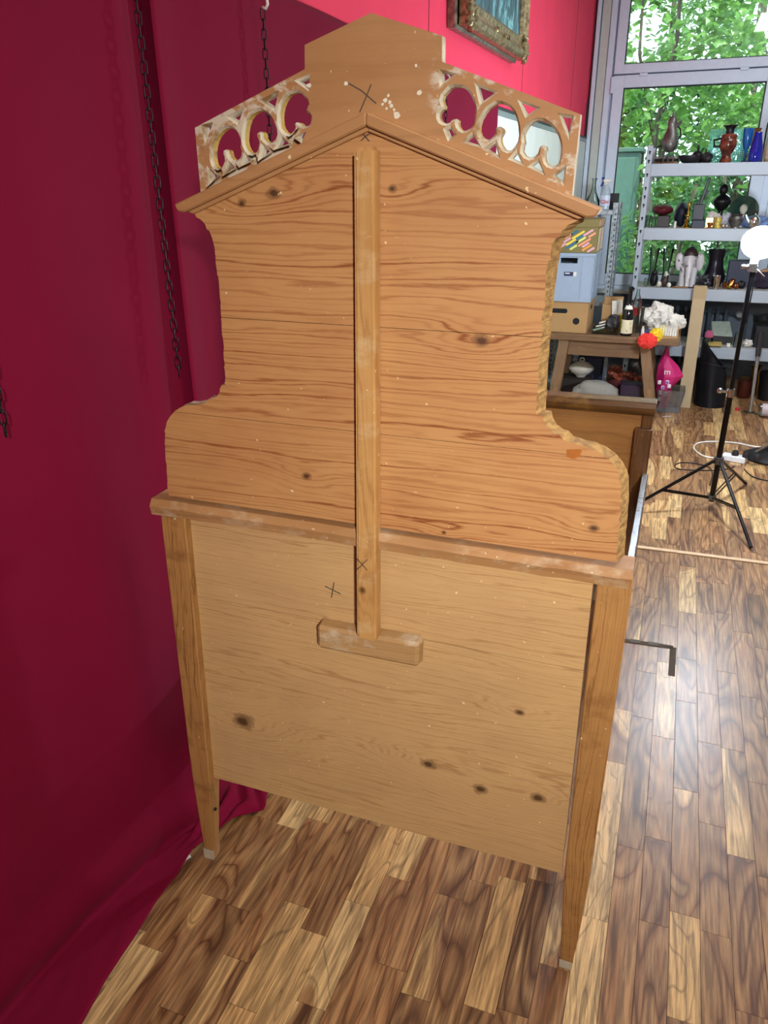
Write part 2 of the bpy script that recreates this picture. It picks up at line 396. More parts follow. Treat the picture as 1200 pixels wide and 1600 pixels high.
for (nm, x0, x1, z0, z1) in (('upper_sash', -.70, .545, 2.376, 3.0), ('lower_sash', -.694, .545, .738, 2.366), ('upper_sash', .60, 1.86, 2.376, 3.0), ('lower_sash', .60, 1.86, .738, 2.366)):
    b = MB(); fw = .082 if 'lower' in nm else .074
    gx0, gx1, gz0, gz1 = x0+fw, x1-(.098 if x0 < 0 else fw), z0+(.094 if 'lower' in nm else .068), z1-(.09 if 'lower' in nm else .07)
    b.box(x0, gx0, -.03, .06, z0, z1); b.box(gx1, x1, -.03, .06, z0, z1); b.box(gx0, gx1, -.03, .06, z0, gz0); b.box(gx0, gx1, -.03, .06, gz1, z1)
    s = b.build(nm, upvc, win, bevel=.003)
    b = MB(); g = .007
    b.box(gx0, gx0+g, -.012, .03, gz0, gz1); b.box(gx1-g, gx1, -.012, .03, gz0, gz1); b.box(gx0+g, gx1-g, -.012, .03, gz0, gz0+g); b.box(gx0+g, gx1-g, -.012, .03, gz1-g, gz1)
    b.build('gasket', plain('black_rubber', '#14161a', .6), s)
    MB().box(gx0+g, gx1-g, .012, .018, gz0+g, gz1-g).build('pane', WG, s)
wbox('frame', 1.86, 3.2, .735, 2.98, -.02, .10)
for px, py in ((1006, 117), (1163, 108)):
    q = on_y(px, py, YW); MB().box(q.x-.032, q.x+.032, -.045, -.02, q.z-.012, q.z+.012).build('hinge_cap', upvc, win, bevel=.004)
MB().box(-.715, -.69, -.045, -.02, 2.24, 2.36).build('hinge', upvc, win, bevel=.004)
wbox('frame', -.885, -.69, .70, 3.0, .03, .12)
wbox('sill', -.85, 3.2, .672, .70, -.10, .0, cream)

# ================================================================== BED (back of the headboard faces the camera)
BA = R(-19.93)+YAW
B0 = _rot((-.033, 1.272, 0)); BU = Vector((math.cos(BA), math.sin(BA), 0)); BN = Vector((-math.sin(BA), math.cos(BA), 0))
GT, TT = .0087, .0082                              # the headboard stands a hair out of true
def T(p): return Vector((p[0]+GT*p[2], p[1]+TT*p[2], p[2]-GT*p[0]))
E1 = BU-Vector((0, 0, GT)); E3 = Vector((0, 0, 1))+BU*GT+BN*TT; E2 = E3.cross(E1)
def hl(px, py, off=0.0):
    P = on_plane(px, py, B0+E2*off, E2)-B0; return (P.dot(E1), P.dot(E3))
bed = thing('bed', 'old pine bed seen from behind its tall headboard, carved crest, scrolled shoulders', 'bed', B0, BA)
kn_up = [(.199, 1.325, .016), (.048, 1.548, .010), (-.154, 1.543, .014), (-.215, 1.527, .010), (.145, .985, .007), (.40, 1.03, .012), (-.12, 1.06, .012)]
kn_lo = [(.12, .444, .020), (.232, .412, .020), (.348, .425, .020), (-.318, .439, .034), (-.05, .738, .010), (.30, .62, .012)]
P_UP = pine('pine_upper_boards', ['#b98454', '#c69660', '#86491f', '#4a2a14'], 'X', kn_up, 104, contrast=1.1)
P_LO = pine('pine_lower_boards', ['#c29c6e', '#cfa974', '#8a5d30', '#4a2e18'], 'X', kn_lo, 150, contrast=.55, seed=3)
P_POST = pine('pine_posts', ['#a97a47', '#b6864d', '#7c5126', '#4a2e18'], 'Z', (), 150, contrast=1.1, seed=5, stain=('#6b4018', .5))
P_SIDE = pine('pine_rail', ['#a3774b', '#b4885a', '#7c5430', '#4a2e18'], 'X', (), 60, contrast=.7, seed=8, stain=('#cfc0a4', .55))
P_BRACE = pine('pine_brace', ['#b98a52', '#c89a5e', '#936330', '#5a3a1a'], 'Z', ((.0, .86, .012),), 110, contrast=.8, seed=2, stain=('#dcc9a0', .35))
P_CREST = pine('pine_crest', ['#a97a4c', '#b5875a', '#8d6038', '#5a3c20'], 'X', (), 40, contrast=.4, seed=11)
P_EDGE = two_tone('rough_yellow_edge', '#b9935a', '#8a6a42', 60, .4, .65, .8, stretch=(1, 1, 2), bump=.6)
P_DARK = pine('dark_stained_pine', ['#5f3f20', '#7c572c', '#33200f', '#24160c'], 'X', (), 45, rough=.3, contrast=.9, seed=6, waxy=.8, stain=('#b08a3c', .5))
P_BROWN = pine('brown_stained_pine', ['#6a4826', '#82592e', '#3a2412', '#1c120a'], 'Z', (), 45, rough=.3, contrast=.9, seed=9, waxy=.8)
# upper back board outline (half width by height), from the left and right traces of the photograph
prof = [(.978, .438), (1.0, .437), (1.035, .435), (1.08, .433), (1.115, .429), (1.130, .424), (1.143, .416), (1.156, .403), (1.165, .388), (1.171, .372), (1.1735, .352), (1.178, .334), (1.186, .325), (1.187, .318), (1.194, .306), (1.204, .299), (1.216, .295), (1.2165, .286),
        (1.25, .285), (1.30, .2835), (1.36, .283), (1.41, .284), (1.45, .286), (1.468, .288), (1.482, .293), (1.484, .298), (1.492, .301), (1.50, .309), (1.503, .316), (1.512, .322), (1.522, .318), (1.55, .240), (1.59, .125), (1.63, .010)]
def halfw(z):
    for (z0, a), (z1, c) in zip(prof[:-1], prof[1:]):
        if z0 <= z <= z1: return a+(c-a)*(z-z0)/max(1e-6, z1-z0)
    return prof[-1][1]
zs = sorted(set([p[0] for p in prof]+[.978+i*.011 for i in range(58)]))
cuts = [.978, 1.155, 1.338, 1.63]
for k in range(3):
    rows = [cuts[k]+(.0005 if k else 0)]+[z for z in zs if cuts[k]+.002 < z < cuts[k+1]-.002]+[cuts[k+1]-(.0005 if k < 2 else 0)]
    b = MB(); vs = []; fs = []
    for z in rows:
        h = halfw(z); fl, fr_, ri = (.005, .006, .004) if z < 1.51 else (0, 0, 0)
        rg = [rnd.uniform(-.0012, .0012) for _ in range(4)]
        vs += [(-h+rg[0], 0, z), (h-ri+rg[1]*2, 0, z), (h+fr_+rg[2]*.4, .030, z), (-h-fl+rg[3], .030, z)]
    vs = [T(v) for v in vs]; mi = []
    for i in range(len(rows)-1):
        p, q = 4*i, 4*i+4
        for s0, s1, mt in ((0, 1, 0), (1, 2, 1), (2, 3, 0), (3, 0, 2)): fs.append((p+s0, p+s1, q+s1, q+s0)); mi.append(mt)
    n0 = len(rows)-1
    fs += [(3, 2, 1, 0), (4*n0, 4*n0+1, 4*n0+2, 4*n0+3)]; mi += [0, 0]
    b.v = vs; b.f = fs; b.mi = mi; b.build('upper_board', [P_UP, P_EDGE, two_tone('chipped_white_edge', '#d2c6b0', '#8a6a42', 50, .45, .62, .8, bump=.5)], bed)
# lower panel boards
for z0, z1 in ((.246, .462), (.463, .742), (.743, .945)):
    ra, rb = [.4085-.009*(z-.246)/.70 for z in (z0, z1)]
    MB().hexa([T(q) for q in ((-.418, .020, z0), (ra, .020, z0), (ra, .036, z0), (-.418, .036, z0), (-.418, .020, z1), (rb, .020, z1), (rb, .036, z1), (-.418, .036, z1))]).build('lower_board', P_LO, bed, bevel=.0006)
# two tapered posts that end in the feet
for s in (-1, 1):
    b = MB(); secs = [(.0, .428, .453, .026), (.10, .4235, .4585, .036), (.245, .415, .463, .045), (.33, .4135, .464, .045), (.938, .406, .464, .045)]
    if s < 0: secs = [(z, a-.0005, c+.0 if z > .2 else c-.002, d) for z, a, c, d in secs]
    vs = [T(q) for z, a, c, d in secs for q in ((s*a, 0, z), (s*c, 0, z), (s*c, d, z), (s*a, d, z))]; fs = []
    vs = [Vector((v.x, v.y, max(v.z, 0) if i < 4 else v.z)) for i, v in enumerate(vs)]
    for i in range(4): vs[i].z = 0
    for i in range(len(secs)-1): fs += [(4*i+k, 4*i+(k+1) % 4, 4*i+4+(k+1) % 4, 4*i+4+k) for k in range(4)]
    fs += [(0, 1, 2, 3), (16, 17, 18, 19)]
    b.add(vs, fs); p = b.build('post', P_POST, bed, bevel=.0025)
    b = MB(); b.add([T(q) for z, a, c, d in ((.0005, .4275, .4535, .0265), (.028, .4262, .455, .0285)) for q in ((s*a, -.0008, z), (s*c, -.0008, z), (s*c, d, z), (s*a, d, z))], [(0, 1, 5, 4), (1, 2, 6, 5), (2, 3, 7, 6), (3, 0, 4, 7)])
    for i in range(4): b.v[i] = (b.v[i][0], b.v[i][1], .0004)
    b.build('foot', plain('worn_grey_foot', '#b5aa96', .8), p)
    if s < 0: MB().tube([T((-.413, .012, .155)), T((-.4175, .012, .155))], .004, 8).build('peg_hole', plain('dark_hole', '#1c120a', .9), p)
# top rail of the lower panel
b = MB(); vs = []; n = 26
for i in range(n+1):
    x = -.474+.936*i/n; e = rnd.uniform(-.0015, .0015); f2 = rnd.uniform(0, .004)
    vs += [T(q) for q in ((x, -.013, .939+e), (x, -.017, .958+e), (x, -.009+f2, .9705), (x, .048, .9705), (x, .048, .938))]
fs = [(5*i+k, 5*i+(k+1) % 5, 5*i+5+(k+1) % 5, 5*i+5+k) for i in range(n) for k in range(5)]+[tuple(range(5)), tuple(5*n+k for k in range(5))]
b.add(vs, fs); b.build('lower_rail', P_SIDE, bed)
# upright brace and its block
b = MB(); b.hexa([T(q) for q in ((-.021, -.032, .752), (.019, -.032, .750), (.019, 0, .750), (-.021, 0, .752), (-.016, -.032, 1.604), (.0165, -.032, 1.606), (.0165, 0, 1.606), (-.016, 0, 1.604))])
br = b.build('brace', P_BRACE, bed, bevel=.005, bseg=2)
b = MB(); b.hexa([T(q) for q in ((-.114, -.012, .697), (.097, -.012, .699), (.100, .0205, .695), (-.117, .0205, .693), (-.114, -.012, .748), (.098, -.012, .752), (.101, .0205, .756), (-.117, .0205, .752))])
b.build('brace_block', pine('pine_block', ['#a98355', '#bb9565', '#7c5a34', '#4a2e18'], 'X', (), 90, contrast=.5, seed=14, stain=('#dcd6c6', .7)), bed, bevel=.006)
# chalk and pencil crosses
ink = plain('pencil_mark', '#4b4138', .9); white_mark = plain('paint_fleck', '#d9d3c2', .9)
def cross(px, py, dx, dy, dx2, dy2, off, mat, parent, wd=.0016):
    b = MB()
    for a, c in (((px-dx, py-dy), (px+dx, py+dy)), ((px-dx2, py+dy2), (px+dx2, py-dy2))):
        p, q = hl(*a, off), hl(*c, off); b.beam(T((p[0], off-.0002, p[1])), T((q[0], off-.0002, q[1])), wd, .0006, up=(0, 1, 0))
    return b.build('pencil_cross', mat, parent)
cross(566, 882, 8, 9, 8, 8, -.0325, ink, br)
cross(520, 922, 12, 6, 2, 12, .0198, ink, bed, .002)
cross(571, 214, 6, 7, 7, 6, .0, ink, bed)
# gable moulding
for s in (-1, 1):
    b = MB(); apex = (-.002, 1.653); tip = (s*.349, 1.523)
    b.prism([apex, (-.002, 1.634), (s*.330, 1.511), (s*.343, 1.512), tip], -.016, .034, tf=T)
    e = b.build('gable_moulding', P_CREST, bed, bevel=.0025)
    b = MB(); b.prism([(-.002, 1.6345), (-.002, 1.6275), (s*.318, 1.5085), (s*.330, 1.5115)], -.007, .026, tf=T)
    b.build('moulding_lip', P_CREST, e, bevel=.0012)
# crest board with pierced scrolls
holes_px = [
 [(170,275),(185,258),(215,247),(250,248),(285,256),(310,275),(332,305),(350,345),(360,390),(362,430),(358,470),(348,505),(325,535),(300,550),(280,554),(260,543),(246,522),(240,500),(245,482),(228,468),(208,472),(195,482),(185,495),(165,502),(140,497),(122,485),(111,460),(112,435),(128,412),(145,400),(150,382),(138,360),(134,335),(142,308)],
 [(490,375),(515,361),(545,364),(575,374),(605,392),(632,425),(650,470),(661,525),(665,585),(657,625),(640,660),(618,685),(592,691),(566,680),(548,652),(540,625),(540,600),(552,580),(562,560),(555,537),(532,522),(508,532),(500,552),(500,575),(480,600),(455,615),(425,608),(400,585),(389,550),(392,515),(404,475),(428,432),(455,398)],
 [(770,490),(800,480),(840,486),(880,508),(915,545),(938,585),(952,630),(957,680),(953,735),(943,772),(922,793),(898,800),(872,791),(855,770),(848,740),(850,712),(861,688),(855,662),(835,652),(812,662),(803,685),(798,710),(772,735),(740,741),(712,727),(694,700),(697,665),(706,640),(703,610),(702,580),(715,550),(738,515)],
 [(128,145),(205,165),(134,218)], [(382,246),(497,290),(408,352)], [(682,358),(788,397),(722,442)], [(965,452),(1032,462),(1014,582)],
 [(162,548),(190,533),(217,580),(185,603)], [(298,625),(345,583),(385,652)], [(448,680),(502,640),(522,727)], [(620,745),(652,708),(684,777)], [(758,800),(800,768),(832,842)], [(918,866),(984,812),(970,907)]]
def area(p): return sum(p[i][0]*p[(i+1) % len(p)][1]-p[(i+1) % len(p)][0]*p[i][1] for i in range(len(p)))/2
def offset(p, d):
    n = len(p); out = []
    for i in range(n):
        a, c, e = Vector(p[i-1]), Vector(p[i]), Vector(p[(i+1) % n])
        t1, t2 = (c-a).normalized(), (e-c).normalized(); nn = Vector((t1.y, -t1.x))+Vector((t2.y, -t2.x))
        if nn.length < 1e-6: nn = Vector((t1.y, -t1.x))
        nn.normalize(); k = max(.5, nn.dot(Vector((t1.y, -t1.x)))); out.append(tuple(c+nn*(d/k)))
    return out
YC0, YC1 = .003, .022
rholes = [[hl(660+x/4.444, 80+y/4.444, YC0) for x, y in h] for h in holes_px]
holes = []
for h in rholes:
    for s in (-1, 1):
        q = [(s*x, z) for x, z in h]
        if s < 0: q = [(x+.004, z+.001) for x, z in q]
        if area(q) < 0: q.reverse()
        holes.append(q)
outer = [(0, 1.640), (.306, 1.527), (.306, 1.54), (.3075, 1.643), (.1075, 1.7145), (.1065, 1.7465), (0, 1.780), (-.106, 1.7455), (-.107, 1.714), (-.307, 1.639), (-.306, 1.54), (-.306, 1.527)]
big = [offset(h, .0035) for h in holes]
def sheet(loops):
    tri = tessellate_polygon([[Vector((x, z, 0)) for x, z in l] for l in loops]); return [p for l in loops for p in l], tri
b = MB()
for loops, y in (([outer]+big, YC0), ([outer]+holes, YC1)):
    pts, tri = sheet(loops); b.add([T((x, y, z)) for x, z in pts], tri, 0)
for h, g in zip(holes, big):
    n = len(h); jit = [rnd.uniform(.004, .008) for _ in h]
    a = [T((x, YC0, z)) for x, z in g]; c = [T((x, YC0+jit[i], z)) for i, (x, z) in enumerate(h)]; d = [T((x, YC1, z)) for x, z in h]
    b.add(a+c, [(i, (i+1) % n, n+(i+1) % n, n+i) for i in range(n)], 1)
    b.add(c+d, [(i, (i+1) % n, n+(i+1) % n, n+i) for i in range(n)], 2 if n > 6 else 1)
n = len(outer)
b.add([T((x, y, z)) for y in (YC0, YC1) for x, z in outer], [(i, (i+1) % n, n+(i+1) % n, n+i) for i in range(n)], 1)
def crest_mat():
    src = P_CREST.copy(); src.name = 'painted_crest_pine'; t = src.node_tree; bs = t.nodes['Principled BSDF']
    old = bs.inputs['Base Color'].links[0].from_socket; n = NT('tmp'); bpy.data.materials.remove(n.m); n.t = t; n.b = bs
    o = n.obj(); sp = n.n('SeparateXYZ'); n.l(o, sp.inputs[0])
    ax = n.math('ABSOLUTE', sp.outputs[0])
    zone = n.ramp(ax, [(.10, (0, 0, 0, 1)), (.115, (1, 1, 1, 1))])
    # more white brushed on the left half, and close to the cut scrolls
    side = n.ramp(n.math('MULTIPLY_ADD', sp.outputs[0], 1.0, .5), [(.42, (1, 1, 1, 1)), (.58, (.12, .12, .12, 1))])
    ns = n.noise(n.mapping(o, (1, 1, 1.6), (0, 0, 0), (0, .4, 0)), 26, 5, .7)
    f = n.ramp(n.math('MULTIPLY_ADD', side, .115, ns), [(.57, (0, 0, 0, 1)), (.66, (1, 1, 1, 1))])
    f = n.math('MULTIPLY', n.math('MULTIPLY', f, zone), .85)
    n.l(n.mix(f, old, lin('#cfc6b4')), bs.inputs['Base Color']); return src
b.build('crest_board', [crest_mat(), two_tone('white_paint_worn', '#d8d0bc', '#a07c50', 34, .48, .68, .8), two_tone('yellow_paint_worn', '#c9a63c', '#8a6438', 40, .52, .66, .7)], bed)
b = MB()
for p_, q_ in (((580, 132), (573, 150)), ((573, 150), (562, 176)), ((544, 130), (565, 142)), ((565, 142), (588, 162))):
    (x0, z0), (x1, z1) = hl(*p_, YC0), hl(*q_, YC0); b.beam(T((x0, YC0-.0003, z0)), T((x1, YC0-.0003, z1)), .0016, .0006, up=(0, 1, 0))
b.build('pencil_cross', ink, bed)
b = MB()
for px, py, r_ in ((620, 181, 3.6), (612, 166, 2), (602, 157, 2.2), (607, 150, 1.6), (655, 145, 2.8), (598, 163, 1.4), (616, 172, 1.5), (609, 160, 1.8), (541, 131, 2.2), (650, 103, 1.4), (604, 170, 1.3), (483, 134, 2.6)):
    x, z = hl(px, py, YC0); r_ *= .0016; b.prism([(x+r_*rnd.uniform(.6, 1.2)*math.cos(a), z+r_*rnd.uniform(.6, 1.2)*math.sin(a)) for a in (2*math.pi*i/8 for i in range(8))], YC0-.0006, YC0-.0001, tf=T)
o = b.build('paint_flecks', white_mark, bed); o['kind'] = 'stuff'
b = MB(); b.prism([hl(px, py) for px, py in ((885, 703), (893, 702), (908, 702), (909, 706), (904, 714), (897, 718), (886, 714))], -.0005, -.0001, tf=T)
b.build('varnish_stain', plain('orange_varnish', '#a5632a', .35, var=.2), bed)
# footboard and side rails
YF = 1.93
MB().box(-.44, .44, YF+.012, YF+.03, .20, .715).build('footboard_panel', pine('pine_footboard', ['#b07c40', '#c08c4c', '#8a5a28', '#4a2e18'], 'X', (), 60, contrast=.6, seed=17), bed, bevel=.002)
b = MB(); b.prism([(YF-.012, .708), (YF-.026, .722), (YF-.030, .745), (YF-.02, .763), (YF+.045, .768), (YF+.06, .745), (YF+.05, .71)], -.482, .482, tf=lambda p: Vector((p.y, p.x, p.z)))
b.build('footboard_rail', P_DARK, bed, bevel=.003)
for s in (-1, 1):
    b = MB(); x0, x1 = sorted((s*.413, s*.480))
    b.add([(x, y, z) for z, k, in ((0, .35), (.26, 1), (.655, 1)) for x, y in ((x0 if s > 0 else x1-(x1-x0)*k, YF-.03), (x0+(x1-x0)*k if s > 0 else x1, YF-.03), (x0+(x1-x0)*k if s > 0 else x1, YF+.03), (x0 if s > 0 else x1-(x1-x0)*k, YF+.03))],
          [(0, 1, 2, 3), (8, 9, 10, 11)]+[(4*i+k, 4*i+(k+1) % 4, 4*i+4+(k+1) % 4, 4*i+4+k) for i in (0, 1) for k in range(4)])
    b.build('footboard_post', P_BROWN, bed, bevel=.003)
    MB().box(*sorted((s*.435, s*.476)), YF-.005, YF+.04, .655, .712).build('footboard_block', P_BROWN, bed, bevel=.002)
    b = MB(); x0, x1 = sorted((s*.463, s*.486)); sh_ = s*.026
    b.hexa([(x0-sh_, .046, .27), (x1-sh_, .046, .27), (x1, YF-.031, .27), (x0, YF-.031, .27), (x0-sh_, .046, .472), (x1-sh_, .046, .472), (x1, YF-.031, .472), (x0, YF-.031, .472)])
    sr = b.build('side_rail', [plain('dark_glossy_rail', '#3a2414', .22, var=.3, scale=25, bump=.15)], bed, bevel=.003)
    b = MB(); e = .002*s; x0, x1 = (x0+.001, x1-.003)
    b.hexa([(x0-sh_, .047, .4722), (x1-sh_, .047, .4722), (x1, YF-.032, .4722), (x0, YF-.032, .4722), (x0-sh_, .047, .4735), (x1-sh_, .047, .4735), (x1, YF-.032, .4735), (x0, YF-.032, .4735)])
    tag(b.build('rail_glare', two_tone('rail_glare_speckle', '#3c3a3a', '#d8dce2', 160, .40, .50, .22, .9, bump=.3), sr), 'bright speckled worn top edge')  # thin pale metallic plate standing in for window glare on the varnished rail

# ================================================================== CURTAINS, CHAINS
def cloth_mat(name, col, col2):
    n = NT(name); o = n.obj()
    wv = n.noise(n.mapping(o, (1, 1, 1)), 900, 1); big = n.noise(o, 5, 3)
    c = n.mix(big, lin(col), lin(col2)); n.l(c, n.b.inputs['Base Color']); n.b.inputs['Roughness'].default_value = .85
    n.b.inputs['Sheen Weight'].default_value = .03; n.b.inputs['Sheen Roughness'].default_value = .4
    n.b.inputs['Specular IOR Level'].default_value = .08; n.bump(wv, .12, .001); return n.m
CLOTH = cloth_mat('crimson_cloth', '#720b2c', '#7c1034')
def sm(a, b_, x):
    t = min(1, max(0, (x-a)/(b_-a))); return t*t*(3-2*t)
hem = [on_z(*p) for p in ((60, 1700), (130, 1600), (165, 1535), (215, 1460), (245, 1410), (280, 1365), (300, 1330), (350, 1297), (385, 1275), (415, 1272), (419, 1245))]
hem_t = [(-.8, .20)]+[((p-WA).dot(WD)/1.0+WA.y, (p-WA).dot(WN)) for p in hem]+[(1.5, .16), (1.62, .12), (2.2, .10), (5, .08)]
def hem_off(Y):
    for (a, c), (d, e) in zip(hem_t[:-1], hem_t[1:]):
        if a <= Y <= d: return c+(e-c)*(Y-a)/max(1e-6, d-a)
    return .1
crease_t = [(-.9, .02), (.72, .018), (.92, .022), (1.03, .040), (1.15, .048), (1.23, .085), (1.35, .10), (1.5, .085), (1.62, .05)]
def crease(Y):
    for (a, c), (d, e) in zip(crease_t[:-1], crease_t[1:]):
        if a <= Y <= d: return c+(e-c)*(Y-a)/(d-a)
    return .03
def fold_a(Y, z):
    t = 1-z/2.0
    v = .030+.006*(.25+t)*math.sin(Y*17+.8*z)+.019*t*math.sin(Y*11+1.2+z*.9)+.008*t*noise.noise(Vector((Y*3.5, z*1.1, 2)))
    e = .80+.10*(z-.8)                             # a deeper fold at the left
    v -= .028*(1-sm(e-.05, e+.02, Y))*sm(1.6, 1.1, z)
    v -= .022*sm(1.40, 1.50, Y)                    # tucks back behind the other panel
    return max(v, .006)
def fold_b(Y, z):
    t = 1-z/2.0
    v = .030+.006*(.25+t)*math.sin(Y*14+1)+.010*t*math.sin(Y*9+.5+z)+.010*(1-sm(1.50, 1.60, Y))
    return max(v, .008)
def curtain(name, label, Y0, Y1, top, fold, ny, hang):
    vs, fs = [], []; nz = 54; nf = 14
    zlow = .012
    for i in range(ny+1):
        Y = Y0+(Y1-Y0)*i/ny; zt = top(Y)
        for j in range(nz+1):
            z = zt+(zlow-zt)*j/nz; o_ = fold(Y, z)
            k = sm(.38, .03, z)
            if hang: o_ = o_*(1-k)+crease(Y)*k+.020*math.sin(math.pi*min(1, max(0, (z-.012)/.14)))*(z < .152)
            vs.append(wall_pt(Y, o_, z))
        o0 = crease(Y) if hang else fold(Y, zlow)
        for j in range(1, nf+1):
            t = j/nf; o_ = o0+(max(hem_off(Y), o0+.02)-o0)*t
            up = .05*sm(1.17, 1.30, Y)*sm(1.55, 1.42, Y)*abs(math.sin(t*7+Y*30))
            z = .006+(zlow-.006)*(1-t)**6+up*(1-t*.7)+.006*abs(noise.noise(Vector((Y*9, t*3, 0))))
            vs.append(wall_pt(Y, o_, z))
    n = nz+nf+1
    fs = [(i*n+j, i*n+j+1, (i+1)*n+j+1, (i+1)*n+j) for i in range(ny) for j in range(n-1)]
    b = MB(); b.add(vs, fs); o = b.build(name, CLOTH, None, smooth='all')
    md = o.modifiers.new('thickness', 'SOLIDIFY'); md.thickness = .0025; md.offset = 1
    return tag(o, label, 'curtain')
ztop = [on_wall(300, -70), on_wall(450, 0), on_wall(535, 40), on_wall(771, 145)]
def top_z(Y):
    a, c = ztop[1], ztop[3]; return a.z+(c.z-a.z)*(Y-a.y)/(c.y-a.y)-.004
curtain('curtain', 'near crimson cloth curtain whose hem trails on the floor beside the headboard leg', -.9, 1.57, top_z, fold_a, 200, True)
curtain('curtain', 'further crimson cloth curtain hanging behind the carved crest, straight edge at its left', 1.50, ztop[3].y, top_z, fold_b, 160, False)
rail = MB(); rail.hexa([wall_pt(Y, o_, top_z(Y)-dz) for dz in (.045, .006) for Y, o_ in ((-.9, 0), (-.9, .006), (4.2, .006), (4.2, 0))])
rl = tag(rail.build('curtain_rail', plain('dark_rail', '#2b1a1c', .6)), 'slim dark rail the crimson curtains hang from along the pink wall', 'rail')
iron = plain('black_iron', '#241a20', .45, .7)
LK = MB()
def link_mesh():
    pts = []; r, hl_ = .0052, .0075
    for k in range(6): t = math.pi*k/5; pts.append((r*math.cos(t), 0, hl_+r*math.sin(t)))
    for k in range(6): t = math.pi+math.pi*k/5; pts.append((r*math.cos(t), 0, -hl_+r*math.sin(t)))
    b = MB(); b.tube(pts, .0015, 4, closed=True); me = bpy.data.meshes.new('link'); me.from_pydata(b.v, [], b.f); me.materials.append(iron)
    me.polygons.foreach_set('use_smooth', [True]*len(me.polygons)); return me
LME = link_mesh(); hookmat = plain('white_hook', '#e6e2dc', .35)
chains = [((281, 588), .055, 'long black chain hanging left of the headboard, ending by the scrolled shoulder'), ((12, 682), .07, 'short bit of black chain at the left edge, seen only by its lower end'),
          (None, .062, 'black chain hanging from the white hook above the left scrollwork'), (None, .055, 'black chain seen through the first right scroll opening of the crest')]
for (end, off, lab), yy in zip(chains, (None, None, 'hook', 'far')):
    if end: p = on_wall(*end, off); Y, zb = p.y, p.z
    elif yy == 'hook': p = on_wall(418, 130, off); Y, zb = p.y, 1.20
    else: p = on_wall(697, 170, off); Y, zb = p.y, 1.25
    zt = top_z(Y)+.0
    base = wall_pt(Y, off, zb); c = thing('hanging_chain', lab, 'chain', base, 0, 'chains hanging in front of the curtains')
    ph = 1.17 if end and end[0] < 100 else 0
    k = 0; z = .0127
    ztop_link = zt-.066-zb
    while z < ztop_link:
        l = link('link', LME, c, (0, 0, z)); l.rotation_euler = (0, R(rnd.uniform(-3, 3)), R(35 if k % 2 else 125)); z += .0205; k += 1
    h = MB(); zz = z-.004; pts = []
    for q in range(10): t = -math.pi*.55+math.pi*1.5*q/9; pts.append((0, 0, zz)) if False else pts.append((.0*t, .009*math.cos(t)-.0, zz+.009*math.sin(t)))
    r_ = WN*-1
    arm = [Vector((0, .0, zz-.002)), Vector(WN*.008)+Vector((0, 0, zz-.006)), Vector(WN*.014)+Vector((0, 0, zz+.003)), Vector(WN*.012)+Vector((0, 0, zz+.016)), Vector(WN*.0)+Vector((0, 0, zz+.026)), Vector(WN*-.02)+Vector((0, 0, max(zz+.03, zt-zb+.012))), Vector(WN*-(off-.02))+Vector((0, 0, max(zz+.03, zt-zb+.012))), Vector(WN*-(off-.004))+Vector((0, 0, zt-zb-.01))]
    h.tube(arm, .0036, 6); tag(h.build('hook', hookmat, c, smooth='all'), 'white open hook')

# ================================================================== PICTURES ON THE PINK WALL
def wall_frame(name, label, Y0, Y1, z0, z1, off, wd, dp, mt, inner_mt, tilt=0.0, inset=.012, steps=None):
    """Mitred four sided frame hung on the left wall; its own axes: x along the wall, y into the room, z up."""
    base = wall_pt((Y0+Y1)/2, off, z0); t = thing(name, label, 'picture', base)
    t.rotation_euler = Matrix((( -WD.x, WN.x, 0), (-WD.y, WN.y, 0), (0, 0, 1))).to_euler() if False else (0, 0, 0)
    ax = Vector((WD.x, WD.y, 0)); ay = WN; L = abs(Y1-Y0)/2/WD.y; Ht = z1-z0
    def tf(u, v, z): return ax*u+ay*(v+tilt*(z/Ht))+Vector((0, 0, z))
    prof_ = steps or [(0, 0), (0, dp*.8), (wd*.25, dp), (wd*.6, dp*.6), (wd*.9, dp*.75), (wd, dp*.5), (wd, 0)]
    cor = lambda d: [(-L+d, d), (L-d, d), (L-d, Ht-d), (-L+d, Ht-d)]
    for k in range(4):
        b = MB(); vs = []; n = len(prof_)
        for d, v in prof_:
            c = cor(d); a, e = c[k], c[(k+1) % 4]; vs += [tf(a[0], v, a[1]), tf(e[0], v, e[1])]
        b.add(vs, [(2*i, 2*i+1, (2*i+3) % (2*n), (2*i+2) % (2*n)) for i in range(n)]+[tuple(2*i for i in range(n)), tuple(2*i+1 for i in range(n))])
        b.build('frame_side', mt, t)
    b = MB(); c = cor(wd*.95); b.add([tf(u_, .012, z) for u_, z in c]+[tf(u_, .004, z) for u_, z in c], [(0, 1, 2, 3), (4, 5, 6, 7)]+[(i, (i+1) % 4, 4+(i+1) % 4, 4+i) for i in range(4)])
    b.build('canvas', inner_mt, t); return t, tf, L, Ht
silverwood = two_tone('worn_silver_frame', '#6d665c', '#a39a88', 30, .4, .65, .35, .6)
giltmat = two_tone('old_gilt', '#6f6348', '#b7a67c', 45, .38, .66, .4, .7, bump=.8)
p0, p1 = on_wall(711, 40, .035), on_wall(806, 101, .035)
wall_frame('framed_panel', 'dark silver frame around a reddish brown panel, partly behind the ornate painting', p0.y, p1.y, (p0.z+p1.z)/2, 2.93, .002, .05, .038, silverwood, plain('red_brown_panel', '#5a2c26', .6))
